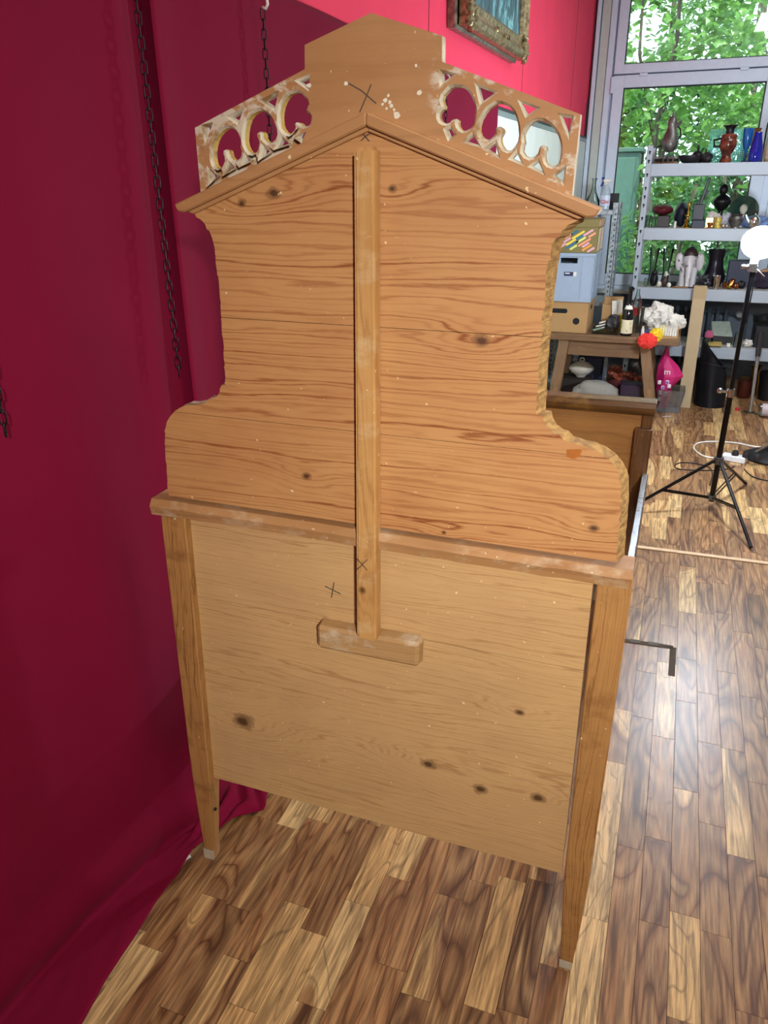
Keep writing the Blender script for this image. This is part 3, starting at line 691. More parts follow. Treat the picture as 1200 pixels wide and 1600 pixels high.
def painting():
    n = NT('oil_painting'); o = n.obj(); sp = n.n('SeparateXYZ'); n.l(o, sp.inputs[0])
    f = n.noise(n.mapping(o, (1, 3.2, 1.4), (0, 0, 0), (.5, 0, 0)), 3.4, 6, .7, .8)
    up = n.math('MULTIPLY_ADD', sp.outputs[2], 1.1, -.25)
    n.l(n.mix(n.ramp(up, [(.02, (0, 0, 0, 1)), (.25, (1, 1, 1, 1))]), n.ramp(f, [(.38, lin('#16202a')), (.5, lin('#1f5a6a')), (.57, lin('#7fc0c4')), (.66, lin('#1c2a26'))]), n.ramp(f, [(.38, lin('#1c241c')), (.5, lin('#5f7a3a')), (.6, lin('#a7a860')), (.7, lin('#20281e'))])), n.b.inputs['Base Color'])
    n.b.inputs['Roughness'].default_value = .4; return n.m
q0, q1 = on_wall(734, 35, .085), on_wall(824, 97, .085)
pt, tf, L, Ht = wall_frame('ornate_painting', 'landscape painting with blue water in an ornate carved gilt frame', q0.y, q1.y, (q0.z+q1.z)/2, 2.90, .045, .10, .045, giltmat, painting(), .0,
    steps=[(0, -.005), (0, .025), (.012, .038), (.03, .045), (.05, .030), (.07, .024), (.085, .030), (.10, .016), (.10, -.005)])
for sx in (-1, 1):
    for zz in (.045, Ht-.045):
        b = MB()
        for k in range(16):
            a = k*2.4; rr = .012*math.sqrt(k)*1.25; b.blob(tf(sx*(L-.045)+rr*math.cos(a), .034, zz+rr*math.sin(a)), (.016, .014, .016), .3, 2, 1, k)
        b.build('corner_ornament', giltmat, pt, smooth=True)
b = MB()
for k in range(14): b.blob(tf(-.11+.017*k, .036+.006*math.cos(k*.9), .035+.010*math.cos(k*.5)), (.013, .010, .014), .3, 2, 1, k)
b.build('edge_ornament', giltmat, pt, smooth=True)

# ================================================================== GARDEN OUTSIDE
soil = plain('garden_soil', '#4a4a34', .9, var=.3, scale=4)
struct(MB().box(-9, 9, YW+.12, 22, -.3, -.05).build('garden_ground', soil))
def leaf_mat(name, c1, c2):
    n = NT(name); f = n.n('ObjectInfo').outputs['Random']; pos = n.n('NewGeometry').outputs['Position']
    v = n.noise(pos, 3.5, 2); c = n.mix(n.ramp(v, [(.35, (0, 0, 0, 1)), (.65, (1, 1, 1, 1))]), lin(c1), lin(c2))
    n.t.nodes.remove(n.b); d = n.n('BsdfDiffuse'); t = n.n('BsdfTranslucent'); g = n.n('BsdfGlossy'); g.inputs['Roughness'].default_value = .35
    n.l(c, d.inputs[0]); n.l(c, t.inputs[0]); m1 = n.n('MixShader'); m1.inputs[0].default_value = .5; n.l(d.outputs[0], m1.inputs[1]); n.l(t.outputs[0], m1.inputs[2])
    m2 = n.n('MixShader'); m2.inputs[0].default_value = .06; n.l(m1.outputs[0], m2.inputs[1]); n.l(g.outputs[0], m2.inputs[2]); n.l(m2.outputs[0], n.out.inputs[0]); return n.m
LEAF = leaf_mat('leaf_green', '#4f8a3c', '#8fc060'); LEAFD = leaf_mat('leaf_dark_green', '#2f6238', '#5d9a58')
bark = two_tone('bark', '#4a4238', '#6f675a', 20, .4, .6, .9, stretch=(1, 1, .2), bump=.5)
def leaf_verts(c, d, s, up, wd=.42):
    d = d.normalized(); x = d.cross(up).normalized(); n = x.cross(d)
    return [c, c+d*s*.45+x*s*wd-n*s*.06, c+d*s-n*s*.12, c+d*s*.45-x*s*wd-n*s*.06, c+d*s*.5+n*s*.03]
LF = [(0, 1, 4), (1, 2, 4), (2, 3, 4), (3, 0, 4)]
bl = MB(); bl.add(leaf_verts(Vector((0, 0, 0)), Vector((1, 0, 0)), .11, Vector((0, 0, 1))), LF)
LEAFME = bpy.data.meshes.new('leaf'); LEAFME.from_pydata(bl.v, [], bl.f); LEAFME.materials.append(LEAF)
def tree(name, label, x, y, stems, crown, n, size, mt, nleaf=0, wd=.42):
    t = thing(name, label, 'tree', (x, y, -.05))
    for pts, r in stems:
        k = len(pts); MB().tube(pts, [r*(1-.6*i/k) for i in range(k)], 7).build('stem', bark, t, smooth='all')
    b = MB(); (cx, cy_, cz), (rx, ry, rz) = crown
    cl = [Vector((cx+rnd.uniform(-rx, rx), cy_+rnd.uniform(-ry, ry), cz+rnd.uniform(-rz, rz))) for _ in range(max(8, n//26))]
    for i in range(n):
        q = rnd.choice(cl); p = q+Vector((rnd.gauss(0, .13), rnd.gauss(0, .13), rnd.gauss(0, .12)))
        d = Vector((rnd.uniform(-1, 1), rnd.uniform(-1, .6), rnd.uniform(-.9, .35)))
        b.add(leaf_verts(p, d, size*rnd.uniform(.6, 1.3), Vector((rnd.uniform(-.4, .4), rnd.uniform(-.9, .2), 1)), wd), LF)
    f = b.build('foliage', mt, t, fix=False); f['kind'] = 'stuff'
    for i in range(nleaf):
        q = rnd.choice(cl); l = link('leaf', LEAFME, t, q+Vector((rnd.gauss(0, .1), -.15+rnd.gauss(0, .1), rnd.gauss(0, .1))))
        l.rotation_euler = (rnd.uniform(-.9, .9), rnd.uniform(-.2, 1.2), rnd.uniform(0, 6.28)); s_ = rnd.uniform(.8, 1.4); l.scale = (s_, s_, s_)
V = Vector
tree('garden_tree', 'leafy tree with a thin forked grey stem behind the upper left window pane', -.45, 9.75, [([(0, 0, 0), (.05, .0, 1.2), (.02, 0, 2.2), (.12, 0, 3.0), (.05, 0, 4.2)], .035), ([(.02, 0, 2.0), (-.25, .1, 2.9), (-.3, .1, 4)], .02)], ((-.1, 0, 3.2), (.95, .3, 1.0)), 1900, .10, LEAF, 80)
tree('garden_tree', 'leafy tree with a dark curved trunk at the right of the upper window pane', .75, 11.0, [([(.1, 0, 0), (.08, 0, 1.4), (.10, 0, 2.4), (.0, 0, 3.1), (-.08, 0, 3.6), (-.05, 0, 4.6)], .05)], ((.1, 0, 3.4), (1.3, .3, 1.3)), 2200, .10, LEAF, 70)
tree('garden_shrub', 'dark green shrub low behind the shelves and the lower window pane', -.15, 9.0, [([(0, 0, 0), (.1, 0, .8), (.2, 0, 1.6)], .03), ([(0.02, 0, 0), (-.3, 0, .9), (-.35, 0, 1.9)], .025), ([(.3, 0, 0), (.5, .1, 1), (.45, .1, 2.0)], .025)], ((.15, 0, 1.0), (1.0, .2, .75)), 1700, .08, LEAFD, 50, .3)
tree('garden_shrub', 'tall loose shrub of narrow arching leaves behind the right window pane', 1.2, 12.3, [([(0, 0, 0), (-.2, 0, 1.2), (-.6, 0, 2.4), (-1.1, 0, 3.0)], .012), ([(.1, 0, 0), (.0, 0, 1.5), (-.3, 0, 2.6), (-.6, 0, 3.4)], .012), ([(.1, 0, 0), (.3, 0, 1.6), (.2, 0, 3.2)], .012)], ((-.4, 0, 2.2), (1.6, .25, 1.6)), 2600, .13, LEAFD, 20, .16)
tree('garden_tree', 'far tree whose crown fills the background of the garden', .6, 13.9, [([(0, 0, 0), (.1, 0, 2), (.0, 0, 5)], .09), ([(-1.0, .2, 0), (-1.1, .2, 2), (-1.2, .2, 4.6)], .06)], ((-.2, 0, 3.2), (3.2, .5, 2.9)), 8000, .17, LEAF)
tree('garden_hedge', 'long dark hedge at the far end of the garden', 0, 15.7, [([(-1, 0, 0), (-1, 0, 1.4)], .05), ([(1.2, 0, 0), (1.2, 0, 1.4)], .05)], ((0, 0, 1.6), (4.6, .4, 1.8)), 7000, .20, LEAFD)
tree('garden_fern', 'low green fern in front of the teal cabinet outside', -.85, 8.05, [([(0, 0, 0), (.02, 0, .3), (-.05, 0, .7)], .012), ([(.3, 0, 0), (.32, 0, .4), (.25, 0, .9)], .012)], ((.22, 0, .66), (.42, .06, .48)), 1500, .075, LEAF, 12, .25)
teal = plain('teal_shed_paint', '#56786e', .6, var=.06)
a0, a1 = on_y(958, 238, 8.6), on_y(988, 345, 8.6)
sh = thing('garden_cabinet', 'pale teal outdoor cabinet left of the shelves outside the window', 'cabinet', (a0.x, 8.6, -.05))
MB().box(0, a1.x-a0.x, 0, .5, 0, a0.z+.05).build('body', teal, sh, bevel=.01)
MB().box(.03, a1.x-a0.x-.03, -.015, .0, .12, a0.z-.0).build('door', teal, sh, bevel=.006)
MB().box(-.03, a1.x-a0.x+.03, -.03, .53, a0.z+.05, a0.z+.09).build('roof', teal, sh, bevel=.006)

# ================================================================== WHITE SHELVING BEFORE THE WINDOW
YS, DS = 6.35, .42
steel = plain('white_shelf_steel', '#a2adb8', .42, var=.03, scale=8)
slot = plain('dark_slot', '#15181c', .9)
XS0 = -.326; XS1 = 1.35
sh = thing('shelving_unit', 'white slotted metal shelving unit full of curios before the window', 'shelf', (XS0, YS, 0))
W_ = XS1-XS0; ZT = [.404, .828, 1.254, 1.690]
for x, sx in ((0, 1), (W_, -1)):
    for y, sy2 in ((0, 1), (DS, -1)):
        b = MB(); b.box(*sorted((x, x+sx*.040)), *sorted((y, y+sy2*.0025)), 0, 1.81); b.box(*sorted((x, x+sx*.0025)), *sorted((y, y+sy2*.040)), 0, 1.81)
        u = b.build('upright', steel, sh)
        if y == 0:
            b = MB(); z = .06
            while z < 1.8:
                cx = x+sx*.020; b.box(cx-.007, cx+.007, -.0012, -.0002, z+.012, z+.024); b.box(cx-.004, cx+.004, -.0012, -.0002, z, z+.012); z += .058 if int(z*20) % 2 else .09
            o = b.build('slot_row', slot, u); o['kind'] = 'stuff'
for z in ZT:
    MB().box(.041, W_-.041, -.004, .012, z-.083, z+.001).build('front_beam', steel, sh, bevel=.003)
    MB().box(.041, W_-.041, DS-.012, DS+.004, z-.083, z+.001).build('back_beam', steel, sh, bevel=.003)
    MB().box(.004, W_-.004, .013, DS-.013, z-.012, z).build('shelf_panel', plain('shelf_board', '#a9a8a4', .6), sh)
    for x in (.003, W_-.015): MB().box(x, x+.012, .042, DS-.042, z-.06, z-.012).build('side_beam', steel, sh)

black = plain('black_iron_ware', '#17161a', .4, .3, var=.3)
pewter = two_tone('pewter', '#5c5a58', '#8d8a86', 14, .4, .65, .42, .8)
silver = plain('silver_plate', '#c9c6bd', .16, 1.0)
brass = plain('brass', '#c2983f', .22, 1.0, var=.2)
copper = plain('copper', '#a9613a', .3, .9, var=.25)
redbrown = two_tone('red_brown_glaze', '#3b1710', '#7c3a26', 18, .4, .62, .18)
darkleather = plain('dark_leather', '#221d20', .5, var=.3, bump=.3)
redleather = plain('red_leather', '#5a1420', .45, var=.25, bump=.3)
cobalt = plain('cobalt_glass', '#1a2496', .06, var=.1, Transmission_Weight=.35)
bluegl = plain('blue_glass', '#1f62ad', .06, var=.1, Transmission_Weight=.4)
clear = glass('clear_glassware', '#e4f1ec', .06, .03)
paper = plain('white_paper', '#d9d6cc', .8, var=.06)
cream_c = plain('cream_ceramic', '#d6cfbd', .3, var=.06)
cardboard = plain('cardboard', '#b08a5c', .85, var=.06, scale=9)
beige = plain('beige_vase_glaze', '#b59a7c', .4, var=.15)
wood_s = two_tone('small_wood', '#7a5430', '#a87c4a', 24, .4, .6, .6, stretch=(1, 1, .2))
def at(px, py, Y, z): P = on_y(px, py, Y); return Vector((P.x, Y, z))
def lat(name, label, cat, px, pyb, Y, z, prof, mt, group=None, seg=20, parts=(), rot=0, sq=(1, 1)):
    """Turned thing standing on height z; profile in photograph pixels (radius, height)."""
    P = at(px, pyb, Y, z); kx, kz = px_scale(P); t = thing(name, label, cat, P, rot, group)
    MB().lathe([(r*kx, max(h, 0)*kz) for r, h in prof], (0, 0, 0), seg, 0, *sq).build('body', mt, t, smooth=True)
    for nm, fn, m2 in parts: b = MB(); fn(b, kx, kz); b.build(nm, m2, t, smooth=True)
    return t
def one(name, label, cat, px, pyb, Y, z, fn, mt, group=None, bevel=0, smooth=False, rot=0):
    P = at(px, pyb, Y, z); kx, kz = px_scale(P); b = MB(); fn(b, kx, kz)
    return tag(b.build(name, mt, None, P, smooth, bevel, rotz=rot), label, cat, group)
def boxp(w_, h_, d_): return lambda b, kx, kz: b.box(-w_/2*kx, w_/2*kx, 0, d_, 0, h_*kz)
def blobp(w_, h_, d_, amp=.2, seed=0, freq=2): return lambda b, kx, kz: b.blob((0, d_/2, h_/2*kz), (w_/2*kx, d_/2, h_/2*kz*1.05), amp, freq, 3, seed, flat=-h_/2*kz)
Z1, Z2, Z3, Z4 = ZT[3]+.001, ZT[2]+.001, ZT[1]+.001, ZT[0]+.001
# --- top shelf
lat('coffee_urn', 'tall pear-shaped pewter urn with three legs and spout', 'urn', 1043, 255, 6.50, Z1,
    [(2, 18), (8, 20), (12, 27), (12.8, 34), (11, 43), (8, 52), (6.3, 59), (7.2, 62), (6.4, 68), (4.5, 73), (1.5, 75), (2, 79), (.3, 82)], pewter,
    parts=[('leg', (lambda a: lambda b, kx, kz: b.tube([(7*kx*math.cos(a), 7*kx*math.sin(a), 21*kz), (9*kx*math.cos(a), 9*kx*math.sin(a), 9*kz), (8*kx*math.cos(a), 8*kx*math.sin(a), .3*kz)], .006, 6))(a), pewter) for a in (-2.7, -.4, 1.6)]
    + [('spout', lambda b, kx, kz: b.tube([(5*kx, 0, 58*kz), (10*kx, 0, 62*kz), (14*kx, 0, 66*kz)], [.016, .012, .008], 8), pewter),
       ('tap', lambda b, kx, kz: b.tube([(-10*kx, 0, 28*kz), (-17*kx, -.01, 28*kz), (-20*kx, -.01, 25*kz)], .007, 6), black),
       ('handle', lambda b, kx, kz: b.tube([(5*kx, .01, 62*kz), (13*kx, .02, 54*kz), (15*kx, .02, 44*kz), (11*kx, .01, 36*kz)], .006, 6), black)])
for k, (w_, c) in enumerate(((36, wood_s), (38, black), (36, pewter))):
    P = at(1041, 255, 6.60, Z1+.019*k); kx, kz = px_scale(P); b = MB()
    b.box(-w_/2*kx, w_/2*kx, 0, .16, 0, .006); b.box(-w_/2*kx, w_/2*kx, 0, .008, .006, .018); b.box(-w_/2*kx, w_/2*kx, .152, .16, .006, .018); b.box(-w_/2*kx, -w_/2*kx+.008, .008, .152, .006, .018); b.box(w_/2*kx-.008, w_/2*kx, .008, .152, .006, .018)
    tag(b.build('serving_tray', c, None, P), ('brown wooden tray at the bottom of the stack behind the pewter urn', 'black tray in the middle of the stack behind the pewter urn', 'grey metal tray on top of the stack behind the urn')[k], 'tray', 'trays stacked behind the urn')
lat('iron_bowl', 'shallow dark iron bowl right of the pewter urn', 'bowl', 1077, 255, 6.47, Z1, [(9, 0), (13, 2), (18, 9), (19, 13), (17.5, 13), (12, 4), (1, 3)], black, sq=(1, .6))
lat('small_kettle', 'small black kettle with knob and ring handle behind the iron bowl', 'kettle', 1088, 255, 6.64, Z1, [(8, 0), (10, 5), (10, 14), (6, 19), (2, 21), (2.5, 26), (1, 30)], black,
    parts=[('handle', lambda b, kx, kz: b.tube([(5*kx, 0, 18*kz), (9*kx, 0, 25*kz), (13*kx, 0, 22*kz), (12*kx, 0, 14*kz), (9*kx, 0, 10*kz)], .005, 6), black)])
one('leather_pouch', 'dark crumpled leather pouch between iron bowl and red-brown vase', 'pouch', 1103, 255, 6.52, Z1, blobp(18, 18, .09, .3, 4), darkleather, smooth=True)
lat('glazed_vase', 'red-brown glazed vase with flared dark mouth and square side handle', 'vase', 1133, 255, 6.46, Z1,
    [(9, 0), (9.5, 4), (8, 8), (7, 12), (11, 20), (14, 28), (13.5, 34), (12, 37), (13, 40), (12, 44), (7, 46), (6, 51), (8, 55), (12, 58), (11, 58.5), (6, 54)], redbrown,
    parts=[('handle', lambda b, kx, kz: b.tube([(-12*kx, 0, 26*kz), (-21*kx, 0, 26*kz), (-23*kx, 0, 36*kz), (-11*kx, 0, 38*kz)], .009, 6), black), ('mouth', lambda b, kx, kz: b.lathe([(7.2*kx, 46*kz), (6.3*kx, 51*kz), (8.3*kx, 55*kz), (12.3*kx, 58*kz)], (0, 0, 0)), black)])
lat('blue_goblet', 'blue glass goblet on a clear stem beside the red-brown vase', 'goblet', 1162, 255, 6.48, Z1, [(6, 0), (6, 1), (2, 4), (1.5, 12), (3, 20), (6, 26), (8, 36), (9, 53), (8.3, 53), (7, 36), (4, 26), (.5, 24)], bluegl,
    parts=[('foot', lambda b, kx, kz: b.lathe([(6.2*kx, 0), (6.2*kx, 1.4*kz), (2.3*kx, 4*kz), (1.9*kx, 19*kz)], (0, 0, 0)), clear)])
lat('amber_vase', 'slim brown amber glass vase behind the blue goblet', 'vase', 1173, 255, 6.66, Z1, [(7, 0), (7, 3), (5, 12), (5, 30), (6, 44), (9, 54), (8, 54)], plain('amber_glass', '#8a5c34', .1, Transmission_Weight=.4))
lat('cobalt_vase', 'teardrop cobalt blue glass vase near the right end of the top shelf', 'vase', 1178, 255, 6.44, Z1, [(9, 0), (10.5, 4), (11.5, 12), (10, 24), (7, 36), (5.5, 44), (6, 47), (5, 47)], cobalt)
lat('beige_vase', 'beige ceramic vase at the right edge of the top shelf', 'vase', 1201, 255, 6.50, Z1, [(8, 0), (10, 8), (11, 20), (9, 34), (7, 42), (8, 45), (7, 45)], beige)
lat('glass_dome', 'clear glass dome standing behind the beige vase', 'dome', 1196, 255, 6.68, Z1, [(9, 0), (9, 50), (8, 62), (5, 70), (.3, 73)], clear)
P = at(1131, 255, 6.735, Z1); kx, kz = px_scale(P); b = MB()
for i in range(19): b.box((-28+i*3.1)*kx, (-28+i*3.1+.9)*kx, 0, .004, 0, 54*kz)
for j in range(18): b.box(-28*kx, 28.7*kx, .004, .008, j*3.1*kz, (j*3.1+.9)*kz)
tag(b.build('wire_grid', plain('turquoise_wire', '#5cc0c4', .4), None, P), 'turquoise square wire grid standing at the back behind the red-brown vase', 'grid')
# --- second shelf
for px, h, lab in ((1011, 19, 'clear glass tumbler first from the left post on the middle shelf'), (1020, 17, 'clear glass tumbler beside the dark box on the middle shelf')):
    lat('tumbler', lab, 'tumbler', px, 356, 6.45, Z2, [(3.6, 0), (4.4, h), (4.0, h), (3.2, 2), (.3, 2)], clear, 'clear tumblers on the middle shelf')
one('dark_box', 'dark brown wooden box under the red and black case', 'box', 1035, 356, 6.50, Z2, boxp(20, 18, .18), plain('dark_box_wood', '#2a211f', .5), bevel=.004)
P = at(1032, 356, 6.46, Z2); kx, kz = px_scale(P)
one('leather_case', 'red leather case with a black top lying on the dark box', 'case', 1031, 356, 6.48, Z2+18*kz+.001, blobp(34, 17, .24, .12, 2, 1.6), [redleather][0], smooth=True)
one('leather_pouch', 'blue-black leather pouch slumped left of the brass candlestick', 'pouch', 1061, 356, 6.57, Z2, blobp(22, 38, .20, .2, 7, 1.7), plain('blue_black_leather', '#1c2230', .45, bump=.3), smooth=True)
lat('candle_stub', 'small white candle stub before the dark pouch', 'candle', 1054, 356, 6.42, Z2, [(1.9, 0), (1.9, 10), (.3, 10.5)], paper)
lat('brass_candlestick', 'turned brass candlestick on the middle shelf', 'candlestick', 1072, 356, 6.42, Z2, [(9, 0), (8.5, 1.5), (4, 4), (2, 7), (3.5, 10), (5, 11), (2, 13), (1.8, 17), (5, 19), (5, 20), (1.7, 22), (1.6, 30), (2.5, 32), (2, 36), (2.6, 40), (1.5, 40)], brass)
one('iron_scale', 'black iron stand with tall slanting arm right of the brass candlestick', 'stand', 1088, 356, 6.60, Z2, lambda b, kx, kz: (b.box(-9*kx, 9*kx, 0, .10, 0, 35*kz), b.beam((1*kx, .05, 34*kz), (10*kx, .05, 76*kz), .020, .02, w2=.03), b.beam((-4*kx, .05, 34*kz), (11*kx, .05, 56*kz), .012, .02)), black, bevel=.003)
one('jewel_box', 'low dark blue box before the black iron stand', 'box', 1090, 356, 6.42, Z2, boxp(20, 12, .09), plain('dark_blue_box', '#1a2034', .5), bevel=.003)
one('brass_tin', 'flat brass-lidded tin right of the dark blue box', 'tin', 1107, 356, 6.47, Z2, boxp(12, 16, .08), [brass][0], bevel=.003)
lat('lidded_pot', 'black bulbous lidded metal vessel on a narrow foot', 'pot', 1122, 356, 6.665, Z2, [(9, 0), (8, 4), (4, 16), (4, 24), (9, 29), (14.5, 38), (14.5, 41), (11, 46), (4.5, 50), (6, 53), (7.5, 57), (6.5, 62), (3, 65), (.3, 66)], black)
one('tissue_paper', 'crumpled white tissue before the black lidded vessel', 'paper', 1113, 356, 6.555, Z2, blobp(24, 24, .06, .4, 9), paper, smooth=False)
one('tissue_paper', 'crumpled grey-white plastic left of the round silver bowl', 'paper', 1134, 356, 6.52, Z2, blobp(22, 22, .06, .4, 12), plain('grey_plastic_wrap', '#a9a9b4', .4), smooth=False)
lat('yellow_glass', 'small yellow patterned glass beaker', 'glass', 1120, 356, 6.41, Z2, [(5.5, 0), (6, 17), (5.4, 17), (5, 1), (.3, 1)], two_tone('yellow_pattern', '#8a7a24', '#d2bb4c', 60, .4, .6, .3))
lat('small_trinket', 'small brass and cream trinket beside the yellow beaker', 'trinket', 1109, 356, 6.385, Z2, [(3, 0), (2, 3), (4, 7), (3.5, 9), (.3, 9)], copper)
for px, lab in ((1129, 'round silver ball left of its twin before the silver bowl'), (1135, 'round silver ball right of its twin before the silver bowl')):
    lat('silver_ball', lab, 'ball', px, 356, 6.39, Z2, [(.3, 0), (2.2, .8), (3.5, 3.4), (2.4, 6), (.3, 7)], silver, 'silver balls on the middle shelf', seg=12)
lat('silver_bowl', 'dull silver bowl with a flared rim on the middle shelf', 'bowl', 1148, 356, 6.46, Z2, [(7, 0), (6, 2), (11, 9), (12, 15), (9, 19), (11, 22), (10, 22), (7, 18)], pewter)
lat('white_ball', 'white cauliflower-like ornament above the silver bowl', 'ornament', 1157, 356, 6.62, Z2, [(4, 0), (3, 20), (6, 26), (6, 31), (3, 35), (.3, 36)], cream_c)
P = at(1157, 356, 6.69, Z2); kx, kz = px_scale(P)
o = MB().lathe([(.3*kx, 0), (16*kx, .004), (24*kx, .02), (24*kx, .025), (16*kx, .009), (.3*kx, .005)], (0, 0, 0), 28, 0).build('glass_plate', plain('green_glass_plate', '#35584c', .08, Transmission_Weight=.5), None, P+Vector((0, 0, 24.5*kx)), True)
o.rotation_euler = (R(82), 0, 0); tag(o, 'dark green round glass plate standing upright behind the silver bowl', 'plate')
one('blue_cloth', 'heap of pale blue wrapping at the right of the middle shelf', 'cloth', 1180, 356, 6.50, Z2, blobp(52, 18, .14, .3, 15), plain('blue_wrap', '#6d86b8', .5), smooth=False)
P = at(1177, 356, 6.5, Z2); kx, kz = px_scale(P)
lat('small_teapot', 'pale metal teapot right of the dull silver bowl', 'teapot', 1177, 356, 6.40, Z2, [(5, 0), (8, 5), (9, 12), (7, 17), (3, 20), (1, 23), (.3, 24)], silver, parts=[('spout', lambda b, kx, kz: b.tube([(-7*kx, 0, 9*kz), (-12*kx, 0, 16*kz), (-15*kx, 0, 22*kz)], [.014, .009, .007], 7), silver)])
# --- third shelf
for px, w_, lab in ((1016, 8, 'tall clear glass vase by the left post on the third shelf'), (1037, 9, 'tall clear glass vase right of the black owl figure')):
    lat('glass_vase', lab, 'vase', px, 450, 6.58, Z3, [(w_*.7, 0), (w_*.7, 4), (w_*.55, 20), (w_*.8, 44), (w_, 56), (w_*.93, 56), (w_*.7, 40), (w_*.5, 20), (w_*.6, 4)], clear, 'tall clear vases on the third shelf')
one('owl_figure', 'black owl-shaped figure on the third shelf', 'figure', 1020, 450, 6.45, Z3, lambda b, kx, kz: (b.blob((0, 0, 11*kz), (6.5*kx, .03, 11*kz), .12, 3, 3, 3, flat=-11*kz), b.blob((0, -.004, 21*kz), (5*kx, .026, 5*kz), .1, 3, 2, 5), b.beam((-3.4*kx, 0, 23*kz), (-4*kx, 0, 28*kz), .012, .012, w2=.004, h2=.004), b.beam((3.4*kx, 0, 23*kz), (4*kx, 0, 28*kz), .012, .012, w2=.004, h2=.004)), black, smooth=True)
P = at(1037, 450, 6.43, Z3); kx, kz = px_scale(P); t = thing('bird_figure', 'dark bird figure with white head on the third shelf', 'figure', P)
b = MB(); b.blob((0, 0, 8*kz), (5.5*kx, .03, 8.3*kz), .12, 3, 3, 6, flat=-8*kz); b.beam((-3*kx, 0, 10*kz), (-8*kx, 0, 5*kz), .016, .01); b.build('body', plain('dark_brown_figure', '#3a2a26', .5), t, smooth=True)
b = MB(); b.blob((1*kx, 0, 20*kz), (3*kx, .018, 4.5*kz), .15, 3, 2, 8); b.beam((3*kx, 0, 20*kz), (6.5*kx, 0, 19*kz), .008, .008, w2=.002, h2=.002); b.build('head', paper, t, smooth=True)
for px, h, lab, mt in ((1008, 13, 'small clear stopper leftmost on the third shelf', clear), (1029, 9, 'small pale shell between the owl and the bird figures', cream_c), (1045, 8, 'small white pebble-like trinket right of the bird figure', paper)):
    one('trinket', lab, 'trinket', px, 450, 6.40, Z3, blobp(7, h, .03, .25, px), mt, smooth=True)
lat('dark_dish', 'small dark round dish left of the white elephant', 'dish', 1049, 450, 6.44, Z3, [(5, 0), (7, 3), (8, 8), (7, 8), (5, 3)], black)
def elephant():
    P = at(1072, 450, 6.52, Z3); kx, kz = px_scale(P); t = thing('elephant_statue', 'white ceramic elephant with dark cap, big ears and hanging trunk', 'statue', P)
    wc = two_tone('painted_white_ceramic', '#d9d4d6', '#6d5f63', 26, .60, .66, .3); dc = plain('dark_cap', '#3a2a2c', .4)
    b = MB(); b.blob((0, .05, 27*kz), (13*kx, .07, 14*kz), .05, 2, 3, 1)
    for s in (-1, 1): b.lathe([(5.2*kx, 0), (5.4*kx, 3*kz), (4.6*kx, 8*kz), (5*kx, 20*kz), (6*kx, 30*kz)], (s*8.5*kx, .0, 0), 14); b.lathe([(5*kx, 0), (4.6*kx, 8*kz), (5*kx, 24*kz)], (s*8*kx, .10, 0), 12)
    b.build('body', wc, t, smooth=True)
    b = MB(); b.blob((0, -.03, 41*kz), (11*kx, .055, 12*kz), .04, 2, 3, 2); b.build('head', wc, t, smooth=True)
    b = MB(); b.tube([(0, -.07, 40*kz), (0, -.09, 30*kz), (0, -.085, 18*kz), (0, -.075, 6*kz), (0, -.085, 1*kz)], [.03, .026, .02, .016, .014], 10); b.build('trunk', wc, t, smooth=True)
    for s in (-1, 1):
        b = MB(); b.blob((s*16*kx, -.005, 38*kz), (6*kx, .010, 14*kz), .1, 2, 3, 3); b.build('ear', wc, t, smooth=True)
        b = MB(); b.blob((s*4.5*kx, -.083, 40*kz), (1.0*kx, .006, 1.2*kz), 0, 1, 1, 0); b.build('eye', black, t)
    b = MB(); b.lathe([(11.3*kx, 47*kz), (11.5*kx, 50*kz), (9*kx, 56*kz), (4*kx, 60*kz), (.8*kx, 61*kz), (.8*kx, 65*kz), (.2*kx, 67*kz)], (0, -.025, 0), 18, sy_=.9); b.build('cap', dc, t, smooth=True)
elephant()
for k, (px, w_, lab) in enumerate(((1062, 24, 'brown wooden stick lying nearest the shelf edge before the elephant'), (1076, 30, 'thin dark wooden stick lying across before the elephant'))):
    one('wooden_stick', lab, 'stick', px, 450, 6.375+.012*k, Z3, lambda b, kx, kz: b.beam((-w_/2*kx, 0, .006), (w_/2*kx, .01, .006), .012, .010), (wood_s, plain('dark_stick', '#3a2c22', .6))[k], bevel=.002)
one('iron_leaves', 'heap of dark cast-iron leaves between elephant and dark vase', 'ornament', 1099, 450, 6.40, Z3, blobp(22, 19, .14, .5, 21, 3), plain('dark_grey_iron', '#3a3a40', .4, .5), smooth=False)
lat('dark_vase', 'large dark metal vase with flared neck on the third shelf', 'vase', 1112, 450, 6.62, Z3, [(15, 0), (17, 4), (18, 14), (15, 24), (12, 34), (12, 42), (14.5, 56), (13.6, 56), (11, 40)], plain('dark_purple_metal', '#25222c', .28, .6))
lat('silver_cup', 'tapered silver cup at the shelf edge before the dark vase', 'cup', 1118, 452, 6.39, Z3, [(4.4, 0), (4.6, 2), (6.2, 21), (5.6, 21), (4, 3), (.3, 3)], silver)
for k, (px, yy, w_, h, mt) in enumerate(((1126, 6.40, 5, 9, silver), (1132, 6.43, 8, 10, copper), (1139, 6.40, 9, 8, brass), (1142, 6.47, 10, 15, copper), (1150, 6.42, 8, 9, copper), (1158, 6.46, 12, 12, black))):
    one('metal_trinket', ('slim silver trinket beside the silver cup', 'small copper lump right of the silver cup', 'low shiny brass trinket at the shelf edge', 'tallest copper trinket in the heap', 'small copper trinket at the right of the heap', 'black lump closing the heap of metal trinkets')[k], 'trinket', px, 452, yy, Z3, blobp(w_, h, .045, .4, k+30), mt, 'metal trinkets on the third shelf', smooth=True)
